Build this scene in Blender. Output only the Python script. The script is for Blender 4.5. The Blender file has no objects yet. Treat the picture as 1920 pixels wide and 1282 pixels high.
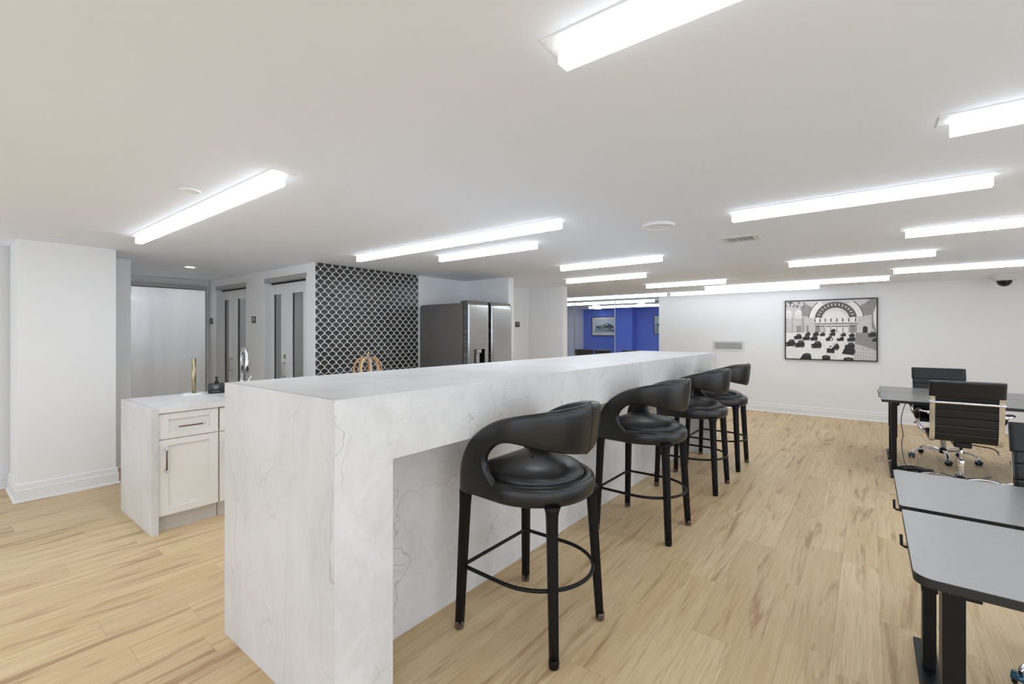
import bpy, bmesh, math, random
from mathutils import Vector, Matrix
PI = math.pi
C = bpy.context.scene.collection
SC = bpy.context.scene
random.seed(4)
H_EYE = 1.45
ZC = 2.258            # ceiling height

# ------------------------------------------------------------------ materials
def lin(c):
    return tuple(((v/255)/12.92 if v/255 <= 0.04045 else ((v/255+0.055)/1.055)**2.4) for v in c) + (1.0,)

class NT:
    def __init__(s, name):
        s.m = bpy.data.materials.new(name); s.m.use_nodes = True
        s.t = s.m.node_tree; s.n = s.t.nodes; s.l = s.t.links
        s.b = s.n['Principled BSDF']
    def put(s, sock, v):
        if isinstance(v, bpy.types.NodeSocket): s.l.new(v, sock)
        elif v is not None: sock.default_value = v
    def math(s, op, a, b=None, c=None):
        n = s.n.new('ShaderNodeMath'); n.operation = op
        s.put(n.inputs[0], a); s.put(n.inputs[1], b)
        if c is not None: s.put(n.inputs[2], c)
        return n.outputs[0]
    def obj(s):
        return s.n.new('ShaderNodeTexCoord').outputs['Object']
    def sep(s, v):
        n = s.n.new('ShaderNodeSeparateXYZ'); s.l.new(v, n.inputs[0]); return n.outputs
    def comb(s, x, y, z):
        n = s.n.new('ShaderNodeCombineXYZ')
        for i, v in enumerate((x, y, z)): s.put(n.inputs[i], v)
        return n.outputs[0]
    def vmath(s, op, a, b):
        n = s.n.new('ShaderNodeVectorMath'); n.operation = op
        s.put(n.inputs[0], a); s.put(n.inputs[1], b); return n.outputs[0]
    def noise(s, vec, scale, detail=4, rough=.55, dist=0.0):
        n = s.n.new('ShaderNodeTexNoise'); s.put(n.inputs['Vector'], vec)
        n.inputs['Scale'].default_value = scale; n.inputs['Detail'].default_value = detail
        n.inputs['Roughness'].default_value = rough; n.inputs['Distortion'].default_value = dist
        return n.outputs
    def white(s, vec):
        n = s.n.new('ShaderNodeTexWhiteNoise'); n.noise_dimensions = '3D'
        s.l.new(vec, n.inputs['Vector']); return n.outputs
    def ramp(s, f, stops):
        n = s.n.new('ShaderNodeValToRGB'); s.put(n.inputs[0], f)
        e = n.color_ramp.elements
        while len(e) < len(stops): e.new(0.5)
        for k, (p, c) in enumerate(stops):
            e[k].position = p; e[k].color = c if len(c) == 4 else tuple(c)+(1,)
        return n.outputs[0]
    def mix(s, f, a, b, mode='MIX'):
        n = s.n.new('ShaderNodeMix'); n.data_type = 'RGBA'; n.blend_type = mode
        s.put(n.inputs[0], f); s.put(n.inputs[6], a); s.put(n.inputs[7], b)
        return n.outputs[2]
    def bump(s, h, strength=.2, dist=.01):
        n = s.n.new('ShaderNodeBump'); n.inputs['Strength'].default_value = strength
        n.inputs['Distance'].default_value = dist; s.l.new(h, n.inputs['Height'])
        s.l.new(n.outputs[0], s.b.inputs['Normal'])
    def set(s, col=None, rough=None, metal=None, **k):
        if col is not None: s.put(s.b.inputs['Base Color'], col)
        if rough is not None: s.put(s.b.inputs['Roughness'], rough)
        if metal is not None: s.put(s.b.inputs['Metallic'], metal)
        for kk, v in k.items(): s.put(s.b.inputs[kk.replace('_', ' ')], v)
        return s

def g(v): return (v, v, v, 1)
def simple(name, rgb, rough=.5, metal=0, var=.03, scale=30, bump=0, **k):
    """procedural: base colour broken up by a faint noise"""
    m = NT(name); c = lin(rgb)
    n = m.noise(m.obj(), scale, 3)[0]
    lo = tuple(max(0, x*(1-var)) for x in c[:3])+(1,); hi = tuple(min(1, x*(1+var)) for x in c[:3])+(1,)
    m.set(m.ramp(n, [(.3, lo), (.7, hi)]), rough, metal, **k)
    if bump: m.bump(m.noise(m.obj(), scale*6, 3)[0], bump, .002)
    return m.m

M = {}
M['wall'] = simple('wall_paint', (234, 234, 234), .6, var=.008, scale=2, bump=.04)
M['wall_warm'] = simple('wall_paint_hall', (226, 226, 224), .6, var=.008, scale=2)
M['ceiling'] = simple('ceiling_paint', (237, 242, 251), .8, var=.008, scale=1.5)
M['trim'] = simple('white_trim', (232, 232, 233), .35, var=.008)
M['cab'] = simple('cabinet_paint', (229, 227, 224), .4, var=.008)
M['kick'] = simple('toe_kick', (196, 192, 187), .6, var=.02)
M['chrome'] = simple('chrome', (225, 225, 228), .09, 1, var=.02)
M['nickel'] = simple('brushed_nickel', (190, 184, 176), .3, 1, var=.04)
M['bronze'] = simple('bronze_handle', (120, 98, 86), .35, 1, var=.05)
M['brass'] = simple('brushed_brass', (176, 163, 132), .3, 1, var=.05)
M['black_metal'] = simple('black_powder_coat', (18, 17, 17), .42, 0, var=.1, Specular_IOR_Level=.25)
M['black_plastic'] = simple('black_plastic', (18, 18, 19), .4, 0, var=.1, Specular_IOR_Level=.35)
M['stool_leg'] = simple('blackened_leather_leg', (17, 13, 12), .5, 0, var=.15, scale=20, bump=.05, Specular_IOR_Level=.2)
M['cap'] = simple('brown_foot_cap', (84, 66, 60), .25, 0, var=.1, Coat_Weight=.5)
M['vinyl'] = simple('black_vinyl', (20, 20, 21), .38, 0, var=.1, scale=15, bump=.08, Specular_IOR_Level=.4)
M['teal'] = simple('caster_teal', (38, 92, 112), .22, .3, var=.1, Coat_Weight=.6)
M['desk'] = simple('desk_laminate', (130, 128, 125), .3, 0, var=.05, scale=60, bump=.03, Specular_IOR_Level=.8)
M['desk_edge'] = simple('desk_edge_band', (20, 19, 18), .45, 0, var=.1)
M['fridge_side'] = simple('fridge_side_panel', (106, 102, 99), .5, .25, var=.04)
M['dark_gap'] = simple('dark_gasket', (22, 22, 22), .6)
M['grey_plastic'] = simple('grey_plastic', (168, 168, 168), .35)
M['frame_black'] = simple('picture_frame_black', (18, 14, 13), .45, Specular_IOR_Level=.3)
M['paper'] = simple('picture_paper', (222, 218, 216), .6, var=.03, scale=18)
M['vent'] = simple('vent_white', (218, 218, 218), .5)
M['disc_white'] = simple('white_ceiling_fitting', (236, 236, 236), .5)
M['vent_dark'] = simple('vent_shadow', (62, 62, 62), .8)
M['marble_w'] = simple('white_marble_base', (238, 236, 232), .3)
M['soap'] = simple('soap_bottle', (40, 42, 42), .3)
M['text'] = simple('white_lettering', (225, 225, 225), .5)
M['sink'] = simple('sink_steel', (120, 120, 120), .35, 1)
M['sticker'] = simple('green_sticker', (92, 156, 92), .5)
M['blue'] = simple('blue_wall_paint', (88, 120, 232), .6, var=.02, scale=2)
M['cable'] = simple('cable_black', (20, 20, 22), .5)
M['wood_table'] = simple('conference_table', (62, 60, 60), .35, var=.1)
M['rib_a'] = simple('orange_bentwood', (205, 142, 84), .5, var=.25, scale=14)
M['rib_b'] = simple('pale_bentwood', (206, 176, 130), .5, var=.25, scale=14)
M['rib_c'] = simple('weathered_bentwood', (186, 172, 158), .5, var=.2, scale=14)

def mat_emit(name, col, strength):
    m = NT(name); m.set(g(.8), .4)
    m.b.inputs['Emission Color'].default_value = col
    m.b.inputs['Emission Strength'].default_value = strength
    return m.m
LIGHT = 28.0
M['lens'] = mat_emit('light_diffuser', (.90, .985, 1.075, 1), LIGHT)
M['lens_dim'] = mat_emit('light_diffuser_dimmed', (.90, .985, 1.075, 1), 10)
M['lens_side'] = mat_emit('light_diffuser_side', (.90, .985, 1.075, 1), 3.0)
M['backlight_lens'] = mat_emit('backlight_panel_lens', (.93, .98, 1.04, 1), 24.0)  # for the added lamp behind the frosted glass
M['disc_lens'] = mat_emit('round_light_lens', (1, .99, .98, 1), 14.0)

def mat_leather():
    m = NT('black_leather'); o = m.obj()
    n = m.noise(o, 5, 2, .5)[0]
    m.set(m.ramp(n, [(.2, lin((19, 18, 18))), (.8, lin((26, 24, 24)))]), m.ramp(m.noise(o, 5, 2)[0], [(.2, g(.30)), (.8, g(.34))]), 0)
    m.b.inputs['Specular IOR Level'].default_value = .5
    v = m.n.new('ShaderNodeTexVoronoi'); v.inputs['Scale'].default_value = 420; m.l.new(o, v.inputs['Vector'])
    m.bump(m.math('ADD', m.math('MULTIPLY', v.outputs['Distance'], .25), m.noise(o, 5, 1)[0]), .06, .004)
    return m.m
M['leather'] = mat_leather()

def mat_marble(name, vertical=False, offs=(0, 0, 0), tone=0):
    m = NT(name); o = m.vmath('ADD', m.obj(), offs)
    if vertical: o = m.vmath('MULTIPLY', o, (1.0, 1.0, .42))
    warp = m.noise(o, 1.8, 4, .55)[1]
    wv = m.vmath('ADD', o, m.vmath('MULTIPLY', m.vmath('SUBTRACT', warp, (.5, .5, .5)), (.75, .75, .75)))
    def veins(scale, width, cut):
        v = m.n.new('ShaderNodeTexVoronoi'); v.feature = 'DISTANCE_TO_EDGE'
        v.inputs['Scale'].default_value = scale; m.l.new(wv, v.inputs['Vector'])
        line = m.ramp(v.outputs['Distance'], [(0, g(1)), (width, g(0))])
        mask = m.ramp(m.noise(o, 2.6, 3)[0], [(cut-.05, g(0)), (cut+.12, g(1))])
        return m.math('MULTIPLY', line, mask)
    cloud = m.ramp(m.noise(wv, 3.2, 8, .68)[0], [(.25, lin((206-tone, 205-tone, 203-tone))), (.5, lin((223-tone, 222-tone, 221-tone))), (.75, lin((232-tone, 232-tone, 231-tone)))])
    fine = m.noise(o, 45, 4, .7)[0]
    c = m.mix(m.math('MULTIPLY', m.ramp(fine, [(.45, g(0)), (.7, g(1))]), .12), cloud, lin((232, 230, 226)))
    c = m.mix(m.math('MULTIPLY', veins(1.5, .008, .48), .45), c, lin((132, 127, 122)))
    c = m.mix(m.math('MULTIPLY', veins(3.4, .012, .52), .30), c, lin((142, 136, 130)))
    m.set(c, .30, 0)
    m.b.inputs['Specular IOR Level'].default_value = .5
    return m.m
M['marble'] = mat_marble('veined_white_quartz')
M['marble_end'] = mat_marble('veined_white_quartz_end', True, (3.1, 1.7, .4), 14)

def mat_floor():
    m = NT('oak_plank_floor'); x, y, z = m.sep(m.obj())
    W, L = .183, 1.22
    xs = m.math('ADD', x, 40.03); row = m.math('FLOOR', m.math('DIVIDE', xs, W))
    sh = m.white(m.comb(row, 7.3, 1.1))[0]
    ys = m.math('ADD', m.math('ADD', y, 40), m.math('MULTIPLY', sh, L)); col = m.math('FLOOR', m.math('DIVIDE', ys, L))
    pid = m.comb(row, col, 0.5); rnd, rc = m.white(pid)[0], m.white(pid)[1]
    fx = m.math('MODULO', xs, W); fy = m.math('MODULO', ys, L)
    ex = m.math('MINIMUM', fx, m.math('SUBTRACT', W, fx)); ey = m.math('MINIMUM', fy, m.math('SUBTRACT', L, fy))
    seam = m.math('LESS_THAN', m.math('MINIMUM', ex, ey), .0009)
    off = m.vmath('MULTIPLY', rc, (37, 53, 0))
    def gv(sx, sy):
        return m.vmath('ADD', m.comb(m.math('MULTIPLY', x, sx), m.math('MULTIPLY', y, sy), 0), off)
    wob = m.noise(gv(3, 1.2), 1, 3)[0]
    fine = m.noise(gv(170, 5), 1, 4, .7, .3)[0]
    midn = m.noise(gv(26, 1.3), 1, 4, .6, .45)[0]
    patch = m.noise(gv(12, 1.15), 1, 4, .6, .6)[0]
    base = m.ramp(rnd, [(0, lin((204, 180, 140))), (.35, lin((213, 190, 149))), (.7, lin((220, 198, 158))), (1, lin((209, 184, 142)))])
    c = m.mix(m.math('MULTIPLY', m.ramp(midn, [(.42, g(0)), (.70, g(1))]), .45), base, lin((184, 148, 103)))
    c = m.mix(m.math('MULTIPLY', m.ramp(patch, [(.55, g(0)), (.67, g(1))]), .80), c, lin((160, 124, 92)))
    c = m.mix(m.math('MULTIPLY', m.ramp(fine, [(.40, g(0)), (.72, g(1))]), .30), c, lin((172, 136, 96)))
    streak = m.noise(gv(75, 2.2), 1, 3, .6, .5)[0]
    c = m.mix(m.math('MULTIPLY', m.ramp(streak, [(.57, g(0)), (.70, g(1))]), .45), c, lin((148, 112, 82)))
    vor = m.n.new('ShaderNodeTexVoronoi'); vor.inputs['Scale'].default_value = 1
    m.l.new(gv(5.5, 1.6), vor.inputs['Vector'])
    knot = m.ramp(vor.outputs['Distance'], [(0, g(1)), (.10, g(0))])
    c = m.mix(m.math('MULTIPLY', knot, .6), c, lin((136, 100, 70)))
    c = m.mix(m.math('MULTIPLY', seam, .5), c, lin((120, 92, 66)))
    m.set(c, m.ramp(fine, [(.3, g(.42)), (.7, g(.52))]), 0)
    m.b.inputs['Specular IOR Level'].default_value = .35
    m.bump(m.math('SUBTRACT', fine, m.math('MULTIPLY', seam, 2)), .10, .002)
    return m.m
M['floor'] = mat_floor()

def mat_scallop():
    m = NT('scallop_tile'); x, y, z = m.sep(m.obj())
    r = .0492
    u = m.math('ADD', y, 20.0 + .02); v = m.math('ADD', z, 20.012)
    k = m.math('FLOOR', m.math('DIVIDE', v, r)); t = m.math('SUBTRACT', v, m.math('MULTIPLY', k, r))
    par = m.math('MULTIPLY', m.math('MODULO', k, 2.0), r)
    a = m.math('ADD', m.math('ADD', u, par), r)
    cell = m.math('FLOOR', m.math('DIVIDE', a, 2*r))
    dx = m.math('SUBTRACT', m.math('MODULO', a, 2*r), r)
    d = m.math('SQRT', m.math('ADD', m.math('MULTIPLY', dx, dx), m.math('MULTIPLY', t, t)))
    e = m.math('ABSOLUTE', m.math('SUBTRACT', d, r*.96))
    grout = m.math('LESS_THAN', e, .0036)
    inside = m.math('LESS_THAN', d, r*.96)
    rid = m.white(m.comb(cell, m.math('ADD', k, inside), 2))[0]
    o = m.obj()
    n = m.noise(o, 26, 5, .7, 1.2)[0]
    vein = m.math('MULTIPLY', m.ramp(n, [(.49, g(0)), (.505, g(1)), (.52, g(0))]), m.ramp(m.noise(o, 9, 2)[0], [(.5, g(0)), (.65, g(1))]))
    tile = m.mix(rid, lin((36, 36, 36)), lin((52, 51, 50)))
    tile = m.mix(m.math('MULTIPLY', vein, .6), tile, lin((170, 170, 168)))
    m.set(m.mix(grout, tile, lin((226, 226, 223))), m.math('ADD', .25, m.math('MULTIPLY', grout, .5)), 0)
    m.bump(m.math('SUBTRACT', 1.0, grout), .3, .002)
    return m.m
M['scallop'] = mat_scallop()

def mat_steel():
    m = NT('stainless_steel'); x, y, z = m.sep(m.obj())
    n = m.noise(m.comb(m.math('MULTIPLY', x, 3), m.math('MULTIPLY', y, 3), m.math('MULTIPLY', z, 260)), 1, 3)[0]
    m.set(m.ramp(n, [(.3, lin((176, 175, 173))), (.7, lin((190, 189, 187)))]), .24, 1)
    m.b.inputs['Anisotropic'].default_value = .5
    m.bump(m.noise(m.obj(), 3.2, 2)[0], .06, .02)
    return m.m
M['steel'] = mat_steel()
def mat_gasketside():
    m = NT('ribbed_door_side'); x, y, z = m.sep(m.obj())
    n = m.noise(m.comb(x, y, m.math('MULTIPLY', z, 34)), 1, 3)[0]
    m.set(m.ramp(n, [(.35, lin((96, 95, 93))), (.65, lin((150, 149, 147)))]), .35, .8)
    return m.m
M['door_side'] = mat_gasketside()

def mat_glass_clear():
    m = NT('clear_glass'); m.n.remove(m.b)
    out = m.n['Material Output']
    tr = m.n.new('ShaderNodeBsdfTransparent'); tr.inputs[0].default_value = (.93, .955, .95, 1)
    gl = m.n.new('ShaderNodeBsdfGlossy'); gl.inputs['Roughness'].default_value = .01; gl.inputs[0].default_value = g(1)
    fr = m.n.new('ShaderNodeFresnel'); fr.inputs[0].default_value = 1.5
    mx = m.n.new('ShaderNodeMixShader'); m.l.new(fr.outputs[0], mx.inputs[0])
    m.l.new(tr.outputs[0], mx.inputs[1]); m.l.new(gl.outputs[0], mx.inputs[2]); m.l.new(mx.outputs[0], out.inputs[0])
    return m.m
M['glass'] = mat_glass_clear()
def mat_frost(name, a, b, rough, coat):
    m = NT(name); x, y, z = m.sep(m.obj())
    n = m.noise(m.comb(m.math('MULTIPLY', x, 6), m.math('MULTIPLY', y, 2.2), m.math('MULTIPLY', z, .25)), 1, 2)[0]
    m.set(m.ramp(n, [(.3, lin(a)), (.7, lin(b))]), rough, 0, Coat_Weight=coat)
    m.b.inputs['Coat Roughness'].default_value = .02
    return m.m
def mat_frosted_translucent():
    m = NT('frosted_white_glass'); x, y, z = m.sep(m.obj()); out = m.n['Material Output']; m.n.remove(m.b)
    n = m.noise(m.comb(0, m.math('MULTIPLY', y, 3.5), m.math('MULTIPLY', z, .3)), 1, 2)[0]
    col = m.ramp(n, [(.3, g(.80)), (.7, g(.92))])
    tr = m.n.new('ShaderNodeBsdfTranslucent'); di = m.n.new('ShaderNodeBsdfDiffuse'); gl = m.n.new('ShaderNodeBsdfGlossy'); gl.inputs['Roughness'].default_value = .02
    for b in (tr, di): m.l.new(col, b.inputs[0])
    m1 = m.n.new('ShaderNodeMixShader'); m1.inputs[0].default_value = .45; m.l.new(tr.outputs[0], m1.inputs[1]); m.l.new(di.outputs[0], m1.inputs[2])
    fr = m.n.new('ShaderNodeFresnel'); fr.inputs[0].default_value = 1.5
    m2 = m.n.new('ShaderNodeMixShader'); m.l.new(fr.outputs[0], m2.inputs[0]); m.l.new(m1.outputs[0], m2.inputs[1]); m.l.new(gl.outputs[0], m2.inputs[2])
    m.l.new(m2.outputs[0], out.inputs[0]); return m.m
M['frost_white'] = mat_frosted_translucent()
M['frost_grey'] = mat_frost('frosted_grey_glass', (128, 131, 128), (142, 145, 142), .35, .8)
M['alu'] = simple('track_aluminium', (176, 175, 172), .45, .3)

# ------------------------------------------------------------------ mesh helpers
def B(): return bmesh.new()
def box(bm, x0, x1, y0, y1, z0, z1, bev=0, seg=2, mi=0, mat4=None):
    t = bmesh.new()
    bmesh.ops.create_cube(t, size=1)
    for v in t.verts:
        v.co = Vector(((x0+x1)/2+v.co.x*(x1-x0), (y0+y1)/2+v.co.y*(y1-y0), (z0+z1)/2+v.co.z*(z1-z0)))
    if bev: bmesh.ops.bevel(t, geom=list(t.edges), offset=bev, segments=seg, profile=.5, affect='EDGES')
    join(bm, t, mi, mat4)
def join(bm, t, mi=0, mat4=None):
    if mat4 is not None: t.transform(mat4)
    mp = {}
    for v in t.verts: mp[v] = bm.verts.new(v.co)
    for f in t.faces:
        try:
            nf = bm.faces.new([mp[v] for v in f.verts]); nf.material_index = f.material_index or mi; nf.smooth = f.smooth
        except ValueError: pass
    t.free()
def loft(bm, rings, cap=True, closed=False, smooth=True, mi=0):
    R = [[bm.verts.new(p) for p in ring] for ring in rings]
    n = len(R[0]); K = len(R)
    for k in range(K if closed else K-1):
        a, b = R[k], R[(k+1) % K]
        for i in range(n):
            f = bm.faces.new((a[i], a[(i+1) % n], b[(i+1) % n], b[i])); f.smooth = smooth; f.material_index = mi
    if cap and not closed:
        f = bm.faces.new(R[0][::-1]); f.material_index = mi
        f = bm.faces.new(R[-1]); f.material_index = mi
def tube(bm, pts, r, n=10, closed=False, flat=1.0, mi=0, up=None):
    """round (or flattened) tube along pts; r may be a list"""
    P = [Vector(p) for p in pts]; K = len(P); rings = []
    prev = None
    for k in range(K):
        if closed: d = P[(k+1) % K]-P[k-1]
        else: d = P[min(k+1, K-1)]-P[max(k-1, 0)]
        d.normalize()
        if up is not None: u = Vector(up)
        elif prev is None: u = Vector((0, 0, 1)) if abs(d.z) < .9 else Vector((1, 0, 0))
        else: u = prev
        s = d.cross(u)
        if s.length < 1e-5: s = d.cross(Vector((0, 1, 0)))
        s.normalize(); u = s.cross(d).normalized(); prev = u
        rr = r[k] if isinstance(r, (list, tuple)) else r
        rings.append([P[k]+s*(rr*math.cos(2*PI*i/n))+u*(rr*flat*math.sin(2*PI*i/n)) for i in range(n)])
    loft(bm, rings, not closed, closed, True, mi)
def lathe(bm, prof, c=(0, 0, 0), n=24, mi=0, smooth=True):
    rings = [[Vector((c[0]+max(r, 1e-4)*math.cos(2*PI*i/n), c[1]+max(r, 1e-4)*math.sin(2*PI*i/n), c[2]+z)) for i in range(n)] for r, z in prof]
    loft(bm, rings, True, False, smooth, mi)
def prism(bm, poly, z0, z1, bev=0, mi=0, mat4=None):
    t = bmesh.new()
    a = [t.verts.new((p[0], p[1], z0)) for p in poly]; b = [t.verts.new((p[0], p[1], z1)) for p in poly]
    n = len(poly); t.faces.new(a[::-1]); t.faces.new(b)
    for i in range(n): t.faces.new((a[i], a[(i+1) % n], b[(i+1) % n], b[i]))
    if bev: bmesh.ops.bevel(t, geom=[e for e in t.edges if abs(e.verts[0].co.z-e.verts[1].co.z) < 1e-6], offset=bev, segments=2, profile=.5, affect='EDGES')
    join(bm, t, mi, mat4)
def smoothpts(P, it=2):
    """Chaikin on an open polyline"""
    P = [Vector(p) for p in P]
    for _ in range(it):
        Q = [P[0]]
        for a, b in zip(P[:-1], P[1:]): Q += [a*.75+b*.25, a*.25+b*.75]
        Q.append(P[-1]); P = Q
    return P
def obj(name, bm, mats, parent=None, smooth=None):
    bmesh.ops.recalc_face_normals(bm, faces=list(bm.faces))
    me = bpy.data.meshes.new(name); bm.to_mesh(me); bm.free()
    for m in (mats if isinstance(mats, (list, tuple)) else [mats]): me.materials.append(M[m])
    if smooth is not None:
        for p in me.polygons: p.use_smooth = smooth
    o = bpy.data.objects.new(name, me); C.objects.link(o)
    if parent is not None: o.parent = parent
    return o
def thing(name, label, cat, loc=(0, 0, 0), rz=0, group=None):
    o = bpy.data.objects.new(name, None); C.objects.link(o); o.empty_display_size = .1
    o.location = loc; o.rotation_euler = (0, 0, rz); o['label'] = label; o['category'] = cat
    if group: o['group'] = group
    return o
def tag(o, label, cat, group=None):
    o['label'] = label; o['category'] = cat
    if group: o['group'] = group
    return o
def struct(name, bm, mats, label, cat, parent=None):
    o = obj(name, bm, mats, parent)
    if parent is None: o['kind'] = 'structure'; o['label'] = label; o['category'] = cat
    return o
def kids(o): return [c for c in bpy.data.objects if c.parent == o]
def dup(root, loc, rz, label, group=None):
    r = root.copy(); C.objects.link(r); r.location = loc; r.rotation_euler = (0, 0, rz)
    r['label'] = label
    if group: r['group'] = group
    for ch in kids(root):
        c = ch.copy(); C.objects.link(c); c.parent = r
        for gk in kids(ch):
            d = gk.copy(); C.objects.link(d); d.parent = c
    return r
def text_mesh(name, body, size, mat, parent, M4, depth=.0008):
    cu = bpy.data.curves.new(name, 'FONT'); cu.body = body; cu.size = size; cu.extrude = depth
    cu.align_x = 'CENTER'; cu.align_y = 'CENTER'
    t = bpy.data.objects.new(name, cu); C.objects.link(t)
    bpy.context.view_layer.update()
    me = bpy.data.meshes.new_from_object(t.evaluated_get(bpy.context.evaluated_depsgraph_get()))
    bpy.data.objects.remove(t); me.transform(M4); me.materials.clear(); me.materials.append(M[mat]); me.name = name
    o = bpy.data.objects.new(name, me); C.objects.link(o); o.parent = parent
    return o

# ------------------------------------------------------------------ setting
bm = B(); box(bm, -9.2, 3.5, -3.8, 14.6, -.1, 0)
struct('floor', bm, 'floor', 'light oak plank floor running along the bar', 'floor')
bm = B(); box(bm, -9.2, 3.5, -3.8, 14.6, ZC, ZC+.15)
struct('ceiling', bm, 'ceiling', 'flat white painted ceiling', 'ceiling')
def wall(name, x0, x1, y0, y1, label, z0=0, z1=ZC, mat='wall', bm=None):
    bm = bm or B(); box(bm, x0, x1, y0, y1, z0, z1)
    return struct(name, bm, mat, label, 'wall')
XL = -6.40
wall('wall_left', XL-.2, XL, -3.6, 1.27, 'white left wall behind the square column')
wall('wall_left_return', -8.3, XL, 1.27, 1.405, 'short white wall end beside the frosted glass nook')
bm = B(); box(bm, -5.76-.54, -5.757, .50, 1.15, 0, ZC)
struct('wall_column', bm, 'wall', 'square white column at the left with a stepped baseboard', 'column')
# frosted glass nook : wall x=-8.1 with header
bm = B(); box(bm, -8.25, -8.13, 1.405, 2.94, 2.175, ZC); box(bm, -8.25, -8.13, 2.70, 2.94, 0, 2.175)
struct('wall_nook', bm, 'wall', 'white wall above and around the frosted glass panel', 'wall')
bm = B(); box(bm, -9.2, -9.1, 1.3, 3.0, 0, ZC); box(bm, -9.1, -8.25, 2.86, 2.94, 0, ZC); box(bm, -9.1, -8.3, 1.3, 1.36, 0, ZC)
struct('wall_office', bm, 'wall', 'added walls of the small lit office, unseen behind the frosted glass', 'wall')  # added room around the lamp that backlights the frosted glass
# door wall y=2.74 : openings
bm = B(); YD = 2.74
box(bm, -8.13, -7.86, YD, YD+.2, 0, ZC); box(bm, -6.763, -6.241, YD, YD+.2, 0, ZC)
box(bm, -5.156, -4.985, YD, YD+.2, 0, ZC)
box(bm, -7.86, -6.763, YD, YD+.2, 2.157, ZC); box(bm, -6.241, -5.156, YD, YD+.2, 2.157, ZC)
struct('wall_doors', bm, 'wall', 'white wall holding the two sliding double doors', 'wall')
wall('wall_kitchen', -5.2, -4.99, 2.94, 5.33, 'white kitchen wall behind the black scallop tile and fridge')
wall('wall_fridge_pier', -4.99, -4.12, 5.205, 5.33, 'short white pier beyond the fridge')
wall('wall_hall', -5.07, -4.87, 5.33, 6.74, 'white hall wall carrying the room sign past the fridge')
wall('wall_hall_end', -6.2, -4.142, 6.74, 6.88, 'white wall end left of the glass conference partition')
wall('wall_hall_side', -6.3, -6.2, 6.88, 9.62, 'side wall left of the glass partition')
YF = 9.62
bm = B(); box(bm, -3.53, 3.5, YF, YF+.12, 0, ZC); box(bm, -6.3, -3.53, YF, YF+.12, 2.232, ZC)
struct('wall_far', bm, 'wall', 'long white far wall with the framed photograph', 'wall')
wall('wall_right_light_block', 3.5, 3.6, 6.6, 9.74, 'added white wall out of frame, keeping daylight off the far wall')  # unseen wall added to reduce daylight on the far wall
# conference room behind glass
wall('wall_conference_left', -7.9, -7.75, YF+.0, 14.1, 'light grey side wall of the conference room')
wall('wall_conference_front', -7.9, -6.3, YF, YF+.12, 'front return wall of the conference room')
wall('wall_conference_right', -3.45, -3.3, YF+.12, 14.1, 'right side wall of the conference room')
bm = B(); box(bm, -7.9, -3.3, 13.95, 14.1, 0, ZC); box(bm, -6.43, -5.84, 13.6, 13.96, 0, ZC)
struct('wall_conference_blue', bm, 'blue', 'bright blue conference room wall with a projecting pier', 'wall')

# baseboards
def baseboard(name, segs, label):
    """segs: list of (x0,y0,x1,y1) with the room on the left-hand side of travel"""
    bm = B()
    for x0, y0, x1, y1 in segs:
        d = Vector((x1-x0, y1-y0, 0)); L = d.length; d.normalize(); nrm = Vector((-d.y, d.x, 0))
        prof = [(0, 0), (.030, 0), (.028, .012), (.018, .020), (.018, .100), (.013, .107), (.011, .145), (.006, .155), (0, .155)]
        r0 = [Vector((x0, y0, 0))+nrm*a+Vector((0, 0, b))-d*(.0) for a, b in prof]
        r1 = [Vector((x1, y1, 0))+nrm*a+Vector((0, 0, b)) for a, b in prof]
        loft(bm, [r0, r1], True, False, False)
    return struct(name, bm, 'trim', label, 'baseboard')
baseboard('baseboard_far', [(3.5, YF, -3.53, YF)], 'white stepped baseboard along the far wall')
e = .03
def wrap(name, x0, x1, y0, y1, label):      # mitred ring around a column
    bm = B(); prof = [(0, 0), (.030, 0), (.028, .012), (.018, .020), (.018, .100), (.013, .107), (.011, .145), (.006, .155), (0, .155)]
    rings = [[Vector((x, y, 0))+Vector((sx*a, sy*a, b)) for a, b in prof] for x, y, sx, sy in ((x0, y0, -1, -1), (x1, y0, 1, -1), (x1, y1, 1, 1), (x0, y1, -1, 1))]
    loft(bm, rings, False, True, False)
    return struct(name, bm, 'trim', label, 'baseboard')
wrap('baseboard_column', -6.30, -5.757, .50, 1.15, 'white stepped baseboard around the square column')
baseboard('baseboard_left', [(XL, 1.405, XL, -3.6)], 'white baseboard along the left wall')
baseboard('baseboard_nook', [(-7.86, YD, -8.1, YD), (-6.241, YD, -6.763, YD), (-4.98, YD, -5.156, YD)], 'white baseboard pieces under the door wall')

# frosted sliding glass in the nook (door_1)
d1 = thing('door_1', 'large frosted white glass sliding panel in the left nook', 'glass door', (-8.13, 1.405, 0)); d1['kind'] = 'structure'
bm = B(); box(bm, .008, .022, .01, 1.283, .02, 2.125); obj('glass_panel', bm, 'frost_white', d1)
bm = B(); box(bm, .0, .05, 0, 1.30, 2.118, 2.175, .003); obj('track_box', bm, 'alu', d1)
bm = B(); box(bm, .0, .03, 1.283, 1.297, .0, 2.118, .002); obj('edge_profile', bm, 'alu', d1)
bm = B(); box(bm, .004, .032, 0.0, 1.283, 2.110, 2.1175); obj('shadow_gap', bm, 'dark_gap', d1)

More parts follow.
